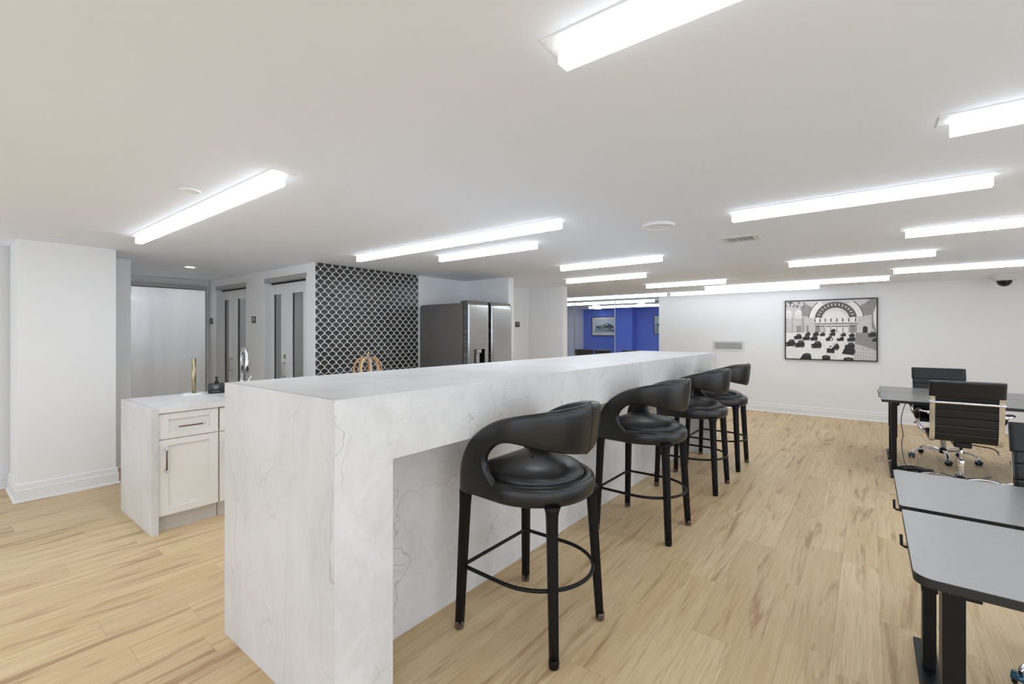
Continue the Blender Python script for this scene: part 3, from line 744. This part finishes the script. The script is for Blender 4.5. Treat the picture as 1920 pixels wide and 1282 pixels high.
# ------------------------------------------------------------------ bar stools
def make_stool(label):
    t = thing('bar_stool', label, 'bar stool', (0, 0, 0), 0, 'black leather bar stools')
    R = .300; XF = -.272; ARC = R*PI/2
    def plan(s):
        """outer plan curve; s from -ARC-.272 .. 0 near side; s measured so that s=ARC is the middle of the back (near side, y<0)"""
        if s <= 0: return Vector((s, -R+(-s)*.05, 0)), Vector((.0, -1, 0))
        a = -PI/2+s/R
        return Vector((R*math.cos(a), R*math.sin(a), 0)), Vector((math.cos(a), math.sin(a), 0))
    # seat ring (D-shaped), flattened round section
    def dcurve(rr, xf, n=40, rc=.085):
        pts = []
        for k in range(n+1):
            a = -PI/2+PI*k/n; pts.append((rr*math.cos(a), rr*math.sin(a)))
        yy = rr*.955
        for k in range(7): a = PI/2+PI/2*k/6; pts.append((xf+rc+rc*math.cos(a), yy-rc+rc*math.sin(a)))
        for k in range(7): a = PI+PI/2*k/6; pts.append((xf+rc+rc*math.cos(a), -yy+rc+rc*math.sin(a)))
        return pts
    def ringloft(bm, prof, xf, steps=None):
        rings = []
        for (inset, z) in prof:
            rings.append([Vector((x, y, z)) for x, y in dcurve(R-inset, xf+inset, rc=max(.03, .085-inset))])
        loft(bm, rings, True)
    bm = B()
    ringloft(bm, [(.05, .672), (.018, .674), (.006, .684), (.0, .702), (.0, .735), (.006, .752), (.018, .763), (.030, .765), (.040, .761), (.047, .752), (.050, .738)], -.285)
    obj('seat_rim', bm, 'leather', t)
    bm = B()
    ringloft(bm, [(.060, .736), (.056, .742), (.051, .754), (.051, .768), (.056, .781), (.068, .794), (.09, .808), (.12, .819), (.16, .827), (.21, .832), (.27, .834)], -.285)
    obj('seat_cushion', bm, 'leather', t)
    bm = B()
    tube(bm, [Vector((x, y, .7635)) for x, y in dcurve(R-.041, -.285+.041, rc=.05)], .0025, 6, True); obj('seat_piping', bm, 'leather', t)
    # back band with arms
    Kp = [((-.262, .68), (.060, .690)), ((-.262, .73), (.000, .738)), ((-.258, .78), (-.055, .785)), ((-.248, .83), (-.083, .825)), ((-.224, .885), (-.086, .865)),
          ((-.185, .942), (-.066, .899)), ((-.108, 1.005), (-.022, .936)), ((-.018, 1.051), (.035, .957)), ((.09, 1.083), (.10, .956)), ((.20, 1.101), (.20, .935)),
          ((.32, 1.115), (.32, .912)), ((.42, 1.124), (.42, .895)), ((ARC, 1.127), (ARC, .888))]
    P = smoothpts([Vector((a[0], a[1], 0)) for a, b in Kp], 2); Q = smoothpts([Vector((b[0], b[1], 0)) for a, b in Kp], 2)
    half = list(zip(P, Q))
    secs = []
    NS = 14
    def point(s, z, off, mirror):
        p, n = plan(s)
        # tilt of the band: front part upright, back leans outwards
        lean = .10*(max(0, z-.80))*(max(0, min(1, (s+.1)/.35)))
        p = p+n*(off+lean)
        if mirror: p = Vector((p.x, -p.y, 0))
        return Vector((p.x, p.y, z))
    def section(o, i, mirror):
        d = Vector((o.x-i.x, o.y-i.y)); w = d.length/2; cx, cz = (o.x+i.x)/2, (o.y+i.y)/2; d.normalize()
        th = .024
        loop = []
        for k in range(20):
            a = 2*PI*k/20; e_ = .42
            u = math.copysign(abs(math.cos(a))**e_, math.cos(a)); v = math.copysign(abs(math.sin(a))**.8, math.sin(a))
            loop.append(point(cx+d.x*w*u, cz+d.y*w*u, -th+th*v, mirror))
        return loop
    rings = [section(o, i, False) for o, i in half]
    rings2 = [section(o, i, True) for o, i in half[:-1]][::-1]
    bm = B(); loft(bm, rings+rings2, True); obj('backrest', bm, 'leather', t)
    o, i = half[-1]; sec = section(o, i, False)
    bm = B(); tube(bm, [p+(p-Vector((R-.01, 0, 1.0)))*.006 for p in sec], .0016, 5, True); obj('back_seam', bm, 'black_plastic', t)
    # legs
    tops = ((-.238, -.250), (.218, -.180), (.218, .180), (-.238, .250))
    foots = ((-.262, -.272), (.252, -.215), (.252, .215), (-.262, .280))
    for k, ((tx, ty), (fx, fy)) in enumerate(zip(tops, foots)):
        bm = B(); rings = []
        ang = math.atan2(ty, tx) if k in (1, 2) else 0
        for z, w in ((.021, .0195), (.12, .020), (.40, .0222), (.60, .0238), (.645, .0255), (.664, .029 if k in (1, 2) else .0265), (.685, .036 if k in (1, 2) else .0275)):
            q = 1-z/.69; cx, cy = tx+(fx-tx)*q, ty+(fy-ty)*q
            lp = []
            for i_ in range(20):
                a = 2*PI*i_/20; rr = w/((abs(math.cos(a))**5+abs(math.sin(a))**5)**(1/5))
                lp.append(Vector((cx+rr*math.cos(a+ang), cy+rr*math.sin(a+ang), z)))
            rings.append(lp)
        loft(bm, rings); lg = obj('leg', bm, 'stool_leg', t)
        bm = B(); lathe(bm, [(.017, 0), (.0225, .004), (.0235, .03), (.022, .038), (0, .038)], (fx, fy, 0), 18); obj('foot_cap', bm, 'cap' if k != 1 else 'stool_leg', lg)
    # foot ring : straight bar at the front, round at the back
    zf = .308; q = 1-zf/.69
    fxx = -.250; yy = .262
    pts = [(fxx+.02, -yy), (-.05, -yy-.005)]
    for k in range(0, 25): a = -PI/2+PI*k/24; pts.append((.02+.272*math.cos(a), .268*math.sin(a)))
    pts += [(-.05, yy+.005), (fxx+.02, yy), (fxx, yy-.02), (fxx, -yy+.02)]
    bm = B(); tube(bm, [(x, y, zf) for x, y in pts], .0095, 10, True); obj('footrest_ring', bm, 'black_metal', t)
    return t
st = make_stool('black leather bar stool nearest the viewer')
st.location = (-1.33, 1.895, 0)
for y, lb in ((3.345, 'second black leather bar stool from the viewer'), (4.56, 'third black leather bar stool from the viewer'), (5.455, 'farthest black leather bar stool at the far end of the bar')):
    dup(st, (-1.335, y, 0), 0, lb, 'black leather bar stools')

# ------------------------------------------------------------------ desks
ZD = .785
def round_rect(x0, x1, y0, y1, rs, n=6):
    """rs: radii for corners (x0y0, x1y0, x1y1, x0y1)"""
    out = []
    for (cx, cy, sx, sy, a0), r in zip(((x0, y0, 1, 1, PI), (x1, y0, -1, 1, 1.5*PI), (x1, y1, -1, -1, 0), (x0, y1, 1, -1, .5*PI)), rs):
        c = (cx+sx*r, cy+sy*r)
        for k in range(n+1): a = a0+PI/2*k/n; out.append((c[0]+r*math.cos(a), c[1]+r*math.sin(a)))
    return out
def make_desk(label, loc, L, D, rs, col_y, foot, hooks, legx=(.083, .135)):
    t = thing('standing_desk', label, 'desk', loc, 0, 'black standing desks')
    bm = B(); prism(bm, round_rect(0, L, 0, D, rs), ZD-.0015, ZD); obj('desktop', bm, 'desk', t)
    bm = B(); prism(bm, round_rect(0, L, 0, D, rs), ZD-.026, ZD-.0015); obj('edge_band', bm, 'desk_edge', t)
    for a in (legx[0], L-.21):
        bm = B(); box(bm, a, a+.054, col_y-.045, col_y+.045, .35, ZD-.06, .003); box(bm, a+.005, a+.049, col_y-.038, col_y+.038, .02, .35, .003)
        box(bm, a-.005, a+.059, .06, D-.06, ZD-.06, ZD-.026, .002)
        lg = obj('leg', bm, 'black_metal', t)
        bm = B(); box(bm, a-.012, a+.062, foot[0], foot[1], 0, .021, .003); obj('foot', bm, 'black_metal', lg)
    bm = B(); box(bm, legx[0]+.054, L-.21, col_y-.02, col_y+.02, ZD-.075, ZD-.04, .002); obj('crossbar', bm, 'black_metal', t)
    for hy in hooks:
        bm = B(); tube(bm, [(.05, hy, ZD-.03), (-.006, hy, ZD-.03), (-.014, hy, ZD-.026), (-.015, hy, ZD+.008)], .0024, 8, flat=1.8); obj('cable_hook', bm, 'black_metal', t)
    return t
DL = 1.5
make_desk('black standing desk nearest the viewer at the right edge', (.097, 1.675, 0), DL, .602, (.045, .045, .012, .012), .33, (.12, .60), (.29,))
make_desk('black standing desk back to back behind the nearest desk', (.092, 2.325, 0), DL, .593, (.012, .045, .02, .02), .34, (.05, .55), (.035,))
FD = 1.9
make_desk('far black standing desk facing the viewer, in front of the pushed-in chair', (.097, 5.935, 0), FD, .775, (.008, .02, .01, .01), .42, (.03, .70), (.50,))
make_desk('farthest black standing desk, nearer the picture wall', (.097, 6.728, 0), FD, .69, (.008, .01, .02, .02), .36, (.08, .62), (.12,))

# ------------------------------------------------------------------ office chairs
def make_chair(label):
    t = thing('office_chair', label, 'office chair', (0, 0, 0), 0, 'black ribbed office chairs')
    W = .233
    # centre line of pad: y forward (+y is the front), z up
    prof = [(.255, .455), (.262, .478), (.245, .498), (.20, .507), (.05, .503), (-.08, .492), (-.16, .490), (-.215, .505), (-.240, .545), (-.252, .62), (-.258, .72), (-.268, .82), (-.290, .93), (-.315, 1.03)]
    P = smoothpts([(0, y, z) for y, z in prof], 2)
    # resample with even steps
    D = [0]
    for a, b in zip(P[:-1], P[1:]): D.append(D[-1]+(b-a).length)
    tot = D[-1]; N = 190; path = []
    j = 0
    for k in range(N+1):
        s = tot*k/N
        while j < len(D)-2 and D[j+1] < s: j += 1
        q = (s-D[j])/max(1e-6, D[j+1]-D[j]); path.append(P[j].lerp(P[j+1], q))
    rings = []
    for k, p in enumerate(path):
        d = (path[min(k+1, N)]-path[max(k-1, 0)]).normalized(); n = Vector((0, -d.z, d.y))
        s = tot*k/N; ph = (s % .071)/.071; th = .0085+.0075*math.sqrt(max(0, 1-(2*ph-1)**8))
        th *= min(1, .35+min(k, N-k)*.16)
        rings.append([p+n*(th*b)+Vector((a, 0, 0)) for a, b in ((-W, .55), (-W+.012, 1), (W-.012, 1), (W, .55), (W, -.55), (W-.012, -1), (-W+.012, -1), (-W, -.55))])
    bm = B(); loft(bm, rings, smooth=False); obj('ribbed_seat_and_back', bm, 'vinyl', t)
    # top sleeve wrapping over the rails
    top = path[-26:]
    rings = []
    for k, p in enumerate(top):
        d = (top[min(k+1, len(top)-1)]-top[max(k-1, 0)]).normalized(); n = Vector((0, -d.z, d.y)); th = .030 if k < len(top)-1 else .016
        if k == 0: th = .028
        p = p+n*.008
        rings.append([p+n*(th*math.copysign(abs(math.sin(a))**.5, math.sin(a)))+Vector((.242*math.copysign(abs(math.cos(a))**.15, math.cos(a)), 0, 0)) for a in [2*PI*i/24 for i in range(24)]])
    bm = B(); loft(bm, rings); obj('top_sleeve', bm, 'vinyl', t)
    # chrome side rails
    for s in (-1, 1):
        rings = []; sub = path[4:-22:4]
        for k, p in enumerate(sub):
            d = (sub[min(k+1, len(sub)-1)]-sub[max(k-1, 0)]).normalized(); n = Vector((0, -d.z, d.y))
            rings.append([p+n*b+Vector((s*(.218+a), 0, 0)) for a, b in ((-.018, .029), (.017, .029), (.017, .014), (-.018, .014))])
        bm = B(); loft(bm, rings, smooth=False); obj('side_rail', bm, 'chrome', t)
        # arm loop
        ap = smoothpts([(s*.235, -.262, .735), (s*.285, -.245, .74), (s*.30, -.16, .735), (s*.30, .0, .715), (s*.30, .11, .68), (s*.295, .15, .60), (s*.27, .13, .52), (s*.235, .10, .500)], 2)
        bm = B(); tube(bm, ap, .013, 8, flat=.6); arm = obj('armrest', bm, 'chrome', t)
        bm = B(); tube(bm, [p+Vector((0, 0, .006)) for p in ap[8:22]], [.014]+[.021]*12+[.014], 10, flat=.7); obj('arm_pad', bm, 'black_plastic', arm)
        bm = B(); lathe(bm, [(.016, -.006), (.016, .006), (0, .006)], n=14); bm.transform(Matrix.Translation((s*.24, -.270, .735)) @ Matrix.Rotation(PI/2, 4, 'X')); obj('arm_bolt', bm, 'chrome', arm)
    bm = B(); tube(bm, smoothpts([(-.235, -.300, .835), (-.20, -.310, .838), (0, -.315, .838), (.20, -.310, .838), (.235, -.300, .835)], 1), .0165, 10, flat=.8); obj('back_crossbar', bm, 'chrome', t)
    bm = B(); tube(bm, [(-.23, -.10, .475), (.23, -.10, .475)], .011, 8); obj('seat_crossbar', bm, 'chrome', t); bm = B(); tube(bm, [(-.23, .10, .482), (.23, .10, .482)], .011, 8); obj('seat_crossbar', bm, 'chrome', t)
    bm = B(); box(bm, -.06, .06, -.12, .12, .415, .472, .012); obj('tilt_mechanism', bm, 'black_plastic', t)
    bm = B(); tube(bm, smoothpts([(.05, -.03, .44), (.12, -.05, .435), (.20, -.06, .43), (.23, -.07, .40)], 1), .005, 8); lv = obj('lever', bm, 'black_plastic', t)
    bm = B(); lathe(bm, [(0, -.012), (.012, -.011), (.014, 0), (.011, .010), (0, .012)], (.235, -.072, .392), 14); obj('lever_knob', bm, 'nickel', lv)
    bm = B(); lathe(bm, [(.014, .28), (.014, .42), (0, .42)], n=18); lathe(bm, [(.026, .095), (.026, .27), (.022, .288), (.014, .290)], n=22); obj('gas_post', bm, 'chrome', t)
    bm = B(); lathe(bm, [(.033, .075), (.036, .085), (.036, .12), (.030, .128), (.026, .129)], n=24); base = obj('hub', bm, 'black_plastic', t)
    for k in range(5):
        a = 2*PI*k/5+.3; ca, sa = math.cos(a), math.sin(a)
        pr = [(.030, .105), (.10, .118), (.19, .118), (.255, .102), (.285, .083), (.296, .066)]
        bm = B(); pp = smoothpts([(r*ca, r*sa, z) for r, z in pr], 2)
        tube(bm, pp, [.020-.007*i/(len(pp)-1) for i in range(len(pp))], 10, flat=.62, up=(0, 0, 1)); obj('base_arm', bm, 'chrome', t)
        rc = .296; cx, cy = rc*ca, rc*sa; sw = a+1.1*math.sin(3.1*k+1)
        R4 = Matrix.Translation((cx, cy, 0)) @ Matrix.Rotation(sw, 4, 'Z')
        bm = B(); lathe(bm, [(.006, .0), (.006, .03), (0, .03)], (0, 0, .045), 10)
        for s in (-1, 1):
            w = bmesh.new(); lathe(w, [(.012, -.007), (.022, -.0075), (.026, -.004), (.026, .004), (.022, .0075), (.012, .007)], n=22)
            w.transform(Matrix.Translation((-.008, s*.0165, .0262)) @ Matrix.Rotation(PI/2, 4, 'X')); join(bm, w)
        bm.transform(R4); cs = obj('caster', bm, 'black_plastic', t)
        bm = B(); tp = [(-.008+.0275*math.cos(q), .0262+.0275*math.sin(q)) for q in [PI*(.05+i*.9/10) for i in range(11)]]
        loft(bm, [[Vector((x, y_, z)) for y_ in (-.026, .026)]+[Vector((x*.96, y_, z*.96)) for y_ in (.024, -.024)] for x, z in tp])
        bm.transform(R4); obj('caster_hood', bm, 'teal', cs)
    return t
ch = make_chair('black ribbed office chair seen from behind, pulled up to the far desk')
ch.location = (.665, 5.87, 0); ch.rotation_euler = (0, 0, 0)
GRP = 'black ribbed office chairs'
dup(ch, (.667, 7.19, 0), PI+.05, 'black ribbed office chair facing the viewer behind the farthest desk', GRP)
dup(ch, (.77, 2.86, 0), PI+.02, 'black ribbed office chair cut off by the right edge, behind the near desk', GRP)
# conference room
t = thing('conference_table', 'dark conference table in the blue room behind the glass', 'table', (-5.9, 11.6, 0))
bm = B(); prism(bm, round_rect(-1.1, 1.1, -.5, .5, (.2,)*4), .71, .745, .004); obj('tabletop', bm, 'wood_table', t)
bm = B(); box(bm, -.7, -.6, -.35, .35, 0, .71, .005); obj('table_base', bm, 'black_metal', t)
bm = B(); box(bm, .6, .7, -.35, .35, 0, .71, .005); obj('table_base', bm, 'black_metal', t)
dup(ch, (-5.98, 10.95, 0), .25, 'leftmost black chair top behind the glass partition', 'conference room chairs')
dup(ch, (-5.30, 10.92, 0), -.15, 'middle black chair top behind the glass partition', 'conference room chairs')
dup(ch, (-4.64, 11.0, 0), .1, 'right-hand black chair top behind the glass, before the blue pier', 'conference room chairs')

# cables under the far desk
random.seed(9)
def cable(name, pts, r, label, par=None):
    bm = B(); tube(bm, smoothpts(pts, 2), r, 8); o = obj(name, bm, 'cable', par)
    if par is None: tag(o, label, 'cable')
    return o
pts = []
for k in range(34):
    a = k*.75; rr = .10+.03*math.sin(k*1.7); pts.append((.36+rr*1.25*math.cos(a), 6.35+rr*math.sin(a), .008+.0011*k))
cable('cable_coil', pts, .006, 'coiled black cable on the floor under the far desk')
t = thing('power_adapter', 'black power brick among the cables under the far desk', 'power adapter', (.45, 6.25, 0), .4)
bm = B(); box(bm, -.06, .06, -.025, .025, .04, .072, .006); obj('brick', bm, 'black_plastic', t)
bm = B(); tube(bm, smoothpts([(.058, 0, .052), (.14, .0, .02), (.26, -.04, .008), (.42, -.02, .008), (.6, .1, .008)], 2), .004, 8); obj('cord', bm, 'cable', t)
cable('desk_cable', [(.30, 6.38, ZD-.08), (.275, 6.37, .62), (.262, 6.36, .5), (.285, 6.36, .38), (.268, 6.35, .3), (.272, 6.33, .2), (.30, 6.30, .06), (.36, 6.28, .012)], .0035, 'thin cable hanging down beside the far desk leg')

# ------------------------------------------------------------------ pictures
def layer(bm, poly, depth, mi):
    vs = [bm.verts.new((x, -depth, z)) for x, z in poly]
    f = bm.faces.new(vs); f.material_index = mi
for nm, c in (('p_white', (238, 234, 231)), ('p_light', (208, 202, 200)), ('p_mid', (150, 143, 141)), ('p_dark', (92, 86, 85)), ('p_black', (34, 30, 32)), ('p_ice', (206, 222, 232)), ('p_slate', (62, 80, 88)), ('p_haze', (160, 182, 192)), ('p_navy', (34, 44, 52))):
    M[nm] = simple(nm.replace('p_', 'print_ink_'), c, .45, var=.06, scale=24)
def arc(cx, cz, r, a0, a1, n=24): return [(cx+r*math.cos(a0+(a1-a0)*k/n), cz+r*math.sin(a0+(a1-a0)*k/n)) for k in range(n+1)]
PW, PH = 1.315, 1.052
pic = thing('framed_photograph', 'large black framed photo of a vaulted hall full of parked vintage cars', 'picture', (-.5475, YF, 1.5075))
bm = B(); f = .016
for a in ((-PW/2, PW/2, -.042, -.002, PH/2-f, PH/2), (-PW/2, PW/2, -.042, -.002, -PH/2, -PH/2+f), (-PW/2, -PW/2+f, -.042, -.002, -PH/2+f, PH/2-f), (PW/2-f, PW/2, -.042, -.002, -PH/2+f, PH/2-f)): box(bm, *a)
obj('frame', bm, 'frame_black', pic)
bm = B(); box(bm, -PW/2+f, PW/2-f, -.028, -.004, -PH/2+f, PH/2-f)
mats = ['p_white', 'p_light', 'p_mid', 'p_dark', 'p_black', 'p_white']
HW, HH = PW/2-f, PH/2-f
dd = [.0285]
def L_(poly, mi):
    dd[0] += .00004
    layer(bm, [(max(-HW, min(HW, x)), max(-HH, min(HH, z))) for x, z in poly], dd[0], mi)
def rc(x0, x1, z0, z1, mi): L_([(x0, z0), (x1, z0), (x1, z1), (x0, z1)], mi)
def ringband(cx, cz, r0, r1, a0, a1, mi, n=26):
    for k in range(n):
        q0 = a0+(a1-a0)*k/n; q1 = a0+(a1-a0)*(k+1)/n
        pts = [(cx+r0*math.cos(q0), cz+r0*math.sin(q0)), (cx+r1*math.cos(q0), cz+r1*math.sin(q0)), (cx+r1*math.cos(q1), cz+r1*math.sin(q1)), (cx+r0*math.cos(q1), cz+r0*math.sin(q1))]
        if all(abs(x) <= HW and z <= HH for x, z in pts): layer(bm, pts, dd[0], mi)
    dd[0] += .00004
def px(u, v): return ((u-110)/1480*PW-PW/2, PH/2-(v-190)/960*PH)       # reading grid of the print
def P_(pts, mi): L_([px(*p) for p in pts], mi)
rc(-HW, HW, -HH, HH, 1)
P_([(110, 170), (1600, 170), (1600, 720), (110, 720)], 1)
ac = px(950, 500); k_ = PW/1480
dd[0] += .0001
ringband(ac[0], ac[1], 440*k_, 590*k_, .12, PI-.12, 2); ringband(ac[0], ac[1], 425*k_, 440*k_, .05, PI-.05, 3)
ringband(ac[0], ac[1], 585*k_, 597*k_, .3, PI-.3, 3)
ringband(ac[0], ac[1], 335*k_, 425*k_, 0, PI, 0); ringband(ac[0], ac[1], 215*k_, 330*k_, 0, PI, 3)
for k in range(15):
    a = PI*(k+.5)/15; ringband(ac[0], ac[1], 255*k_, 300*k_, a-.035, a+.035, 1, 2)
L_([(x, z) for x, z in arc(ac[0], ac[1], 215*k_, 0, PI)], 0)
ringband(ac[0], ac[1], 188*k_, 193*k_, 0, PI, 1)
P_([(600, 480), (1310, 480), (1310, 560), (600, 560)], 0)
P_([(110, 480), (600, 480), (600, 560), (430, 570), (110, 560)], 1); P_([(1290, 470), (1480, 470), (1480, 560), (1290, 560)], 1)
for u in (620, 705, 790, 880, 972, 1065, 1160, 1262): P_([(u-9, 490), (u+9, 490), (u+12, 545), (u-12, 545)], 3)
P_([(600, 560), (1300, 560), (1300, 582), (600, 582)], 2)
P_([(430, 590), (1500, 590), (1500, 715), (430, 715)], 1)
for u, w, mi in ((665, 34, 2), (740, 26, 1), (832, 30, 0), (925, 32, 0), (1020, 34, 0), (1115, 32, 0), (1212, 36, 2)):
    P_([(u-w, 595), (u+w, 595), (u+w, 712), (u-w, 712)], mi)
    P_([(u-w, 607), (u+w, 607), (u+w, 622), (u-w, 622)], 3)
for u in (632, 700, 770, 875, 970, 1068, 1165, 1255, 1275): P_([(u-5, 590), (u+5, 590), (u+5, 712), (u-5, 712)], 2 if u < 1200 else 3)
for u0, u1, top in ((120, 225, 330), (290, 400, 330)):       # side arched windows
    c = px((u0+u1)/2, top+60); L_(arc(c[0], c[1], (u1-u0)/2*k_, 0, PI)+[px(u0, 480), px(u1, 480)], 0)
    for k in range(5):
        for j in range(3): P_([(u0+18+k*18, 395+j*28), (u0+24+k*18, 395+j*28), (u0+24+k*18, 405+j*28), (u0+18+k*18, 405+j*28)], 2)
rnd = random.Random(3)
for k in range(34):
    u = 120+rnd.random()*330; v = 215+rnd.random()*90
    s = 8+rnd.random()*7; P_([(u-s, v), (u, v-s*1.4), (u+s, v), (u, v+s*1.4)], rnd.choice((2, 3)))
for u in (240, 410, 430): P_([(u-5, 470), (u+5, 470), (u+5, 720), (u-5, 720)], 2)
for u in (330, 370, 500): P_([(u-16, 610), (u, 590), (u+16, 610), (u+16, 705), (u-16, 705)], 2)
c = px(1405, 645); L_(arc(c[0], c[1], 36*k_, 0, PI)+[px(1369, 715), px(1441, 715)], 4)
P_([(1500, 200), (1600, 200), (1600, 720), (1500, 640)], 2); P_([(1520, 330), (1600, 300), (1600, 700), (1530, 560)], 0)
P_([(1460, 200), (1540, 200), (1560, 330), (1500, 470)], 2)
# floor of the hall
P_([(110, 715), (1260, 715), (1240, 1160), (110, 1160)], 0)
P_([(1260, 715), (1600, 715), (1600, 1160), (1230, 1160)], 2); P_([(1250, 880), (1600, 980), (1600, 1160), (1235, 1160)], 1)
for k in range(9): P_([(1265+k*38, 740), (1268+k*38, 740), (1262+k*42, 1150), (1257+k*42, 1150)], 2)
for k in range(7): P_([(1250, 780+k*55), (1600, 800+k*60), (1600, 804+k*60), (1250, 783+k*55)], 2)
def car(u, v, s, yaw=1, mi=4):
    k = s
    P_([(u-60*k, v+10*k), (u-52*k, v-18*k), (u-20*k, v-26*k), (u-6*k, v-50*k*yaw if yaw > 0 else v-44*k), (u+36*k, v-52*k), (u+56*k, v-30*k), (u+62*k, v-4*k), (u+56*k, v+16*k), (u+20*k, v+22*k), (u-30*k, v+26*k)], mi)
    P_([(u-2*k, v-42*k), (u+30*k, v-45*k), (u+38*k, v-30*k), (u-6*k, v-27*k)], 3)
    P_([(u-56*k, v+2*k), (u-44*k, v-2*k), (u-44*k, v+6*k), (u-56*k, v+10*k)], 0)
    for du in (-36, 36):
        c = px(u+du*k, v+18*k); L_(arc(c[0], c[1], 13*k*k_, 0, 2*PI, 10)[:-1], 3)
for u, v, s in ((500, 745, .8), (630, 745, .9), (740, 750, .8), (910, 690, .7), (900, 745, .85), (1070, 755, .75), (1200, 760, .8),
                (330, 795, 1.2), (470, 810, 1.1), (600, 815, 1.1), (850, 820, 1.0), (1025, 820, 1.0), (1190, 825, 1.1),
                (200, 900, 1.5), (360, 915, 1.5), (640, 925, 1.5), (930, 950, 1.35), (1170, 930, 1.3), (1175, 1010, 1.35), (1500, 755, 1.1), (1540, 830, .8)):
    car(u, v, s)
P_([(815, 960), (940, 960), (935, 1035), (815, 1030)], 4); P_([(860, 955), (950, 870), (965, 880), (885, 968)], 0); P_([(880, 800), (905, 800), (880, 850), (860, 850)], 0)
P_([(990, 800), (1040, 760), (1050, 768), (1005, 810)], 0)
P_([(1120, 900), (1235, 900), (1235, 1060), (1050, 1040)], 4)
for u0, u1, v0 in ((430, 550, 1040), (740, 870, 1065), (1080, 1228, 1090)):
    P_([(u0, v0+14), ((u0+u1)/2, v0), (u1, v0+14), (u1+(18 if u0 < 500 else 0), 1160), (u0-(60 if u0 < 500 else 0), 1160)], 4)
    P_([(u0+25, v0+24), ((u0+u1)/2, v0+16), (u1-25, v0+24), (u1-30, v0+36), (u0+30, v0+36)], 3)
obj('photo_print', bm, mats, pic, False)

# conference room pictures
def wall_picture(x0, x1, z0, z1, label, kind):
    t = thing('framed_print', label, 'picture', ((x0+x1)/2, 13.95, (z0+z1)/2))
    w, h = (x1-x0)/2, (z1-z0)/2; fr = .018
    bm = B()
    for a in ((-w, w, -.03, -.001, h-fr, h), (-w, w, -.03, -.001, -h, -h+fr), (-w, -w+fr, -.03, -.001, -h+fr, h-fr), (w-fr, w, -.03, -.001, -h+fr, h-fr)): box(bm, *a)
    obj('frame', bm, 'frame_black', t)
    bm = B(); box(bm, -w+fr, w-fr, -.018, -.002, -h+fr, h-fr); obj('mat_board', bm, 'p_white', t)
    bm = B(); k = [.019]
    def A(poly, mi):
        k[0] += .0003; layer(bm, poly, k[0], mi)
    if kind == 'car':
        a, b, c, d = -w+.11, w-.11, -h+.11, h-.09
        A([(a, c), (b, c), (b, d), (a, d)], 0); A([(a, c), (b, c), (b, c+.15), (a, c+.13)], 1)
        s = .60; zz = -.055
        body = [(-.50, .0), (-.50, .06), (-.40, .10), (-.20, .12), (-.08, .14), (.02, .21), (.16, .225), (.26, .20), (.36, .14), (.47, .10), (.50, .05), (.49, .0), (.36, -.02), (-.36, -.02)]
        A([(x*s*1.1+.0, z*s*1.1+zz) for x, z in body], 2)
        A([(x*s*1.1, z*s*1.1+zz) for x, z in [(.0, .135), (.05, .19), (.14, .205), (.20, .18), (.17, .13)]], 0)
        A([(x*s*1.1, z*s*1.1+zz) for x, z in [(-.26, .02), (-.05, .03), (.05, .10), (-.05, .11), (-.22, .08)]], 1)
        for x in (-.30, .28): A(arc(x*s*1.1, zz+.0, .048, 0, 2*PI, 16)[:-1], 3); A(arc(x*s*1.1, zz+.0, .022, 0, 2*PI, 12)[:-1], 1)
        A([(a, zz-.065), (b, zz-.075), (b, zz-.12), (0, zz-.09)], 2)
    else:
        a, b, c, d = -w+.03, w-.03, -h+.03, h-.03
        A([(a, c), (b, c), (b, d), (a, d)], 0); A([(a, c), (b, c), (b, .06), (a, .03)], 1)
        r = random.Random(5)
        for q in range(26):
            x = a+.03+r.random()*(b-a-.1); z = c+.01+r.random()*.28; s = .02+r.random()*.03; A([(x, z), (x+s, z), (x+s, z+s*1.4), (x, z+s*1.4)], r.choice((2, 3, 0)))
    obj('print_image', bm, ['p_ice', 'p_haze', 'p_slate', 'p_navy'], t, False)
wall_picture(-7.42, -6.46, 1.365, 2.0, 'white matted print of a classic sports car on the blue wall', 'car')
wall_picture(-5.27, -4.6, 1.43, 2.0, 'city print at the right end of the blue wall, mostly hidden', 'city')

# ------------------------------------------------------------------ world, camera
w = bpy.data.worlds.new('World'); SC.world = w; w.use_nodes = True
w.node_tree.nodes['Background'].inputs[0].default_value = (.86, .967, 1.11, 1)
w.node_tree.nodes['Background'].inputs[1].default_value = 2.0
cam = bpy.data.cameras.new('camera'); co = bpy.data.objects.new('camera', cam); C.objects.link(co)
f_px = 860.4
cam.sensor_fit = 'HORIZONTAL'; cam.sensor_width = 36; cam.lens = f_px/1920*36
cam.shift_y = -(641-624.5)/1920; cam.clip_start = .05; cam.clip_end = 60
co.location = (0, 0, H_EYE); co.rotation_euler = (PI/2, 0, math.atan(670/860.4))
SC.camera = co
SC.view_settings.view_transform = 'Standard'; SC.view_settings.look = 'None'; SC.view_settings.gamma = 1
SC.view_settings.use_curve_mapping = False
SC.view_settings.exposure = 0.0
SC.cycles.max_bounces = 14; SC.cycles.diffuse_bounces = 10; SC.cycles.glossy_bounces = 5; SC.cycles.transparent_max_bounces = 12
SC.cycles.use_denoising = True
SC.cycles.sample_clamp_indirect = 6
SC.cycles.caustics_reflective = False; SC.cycles.caustics_refractive = False
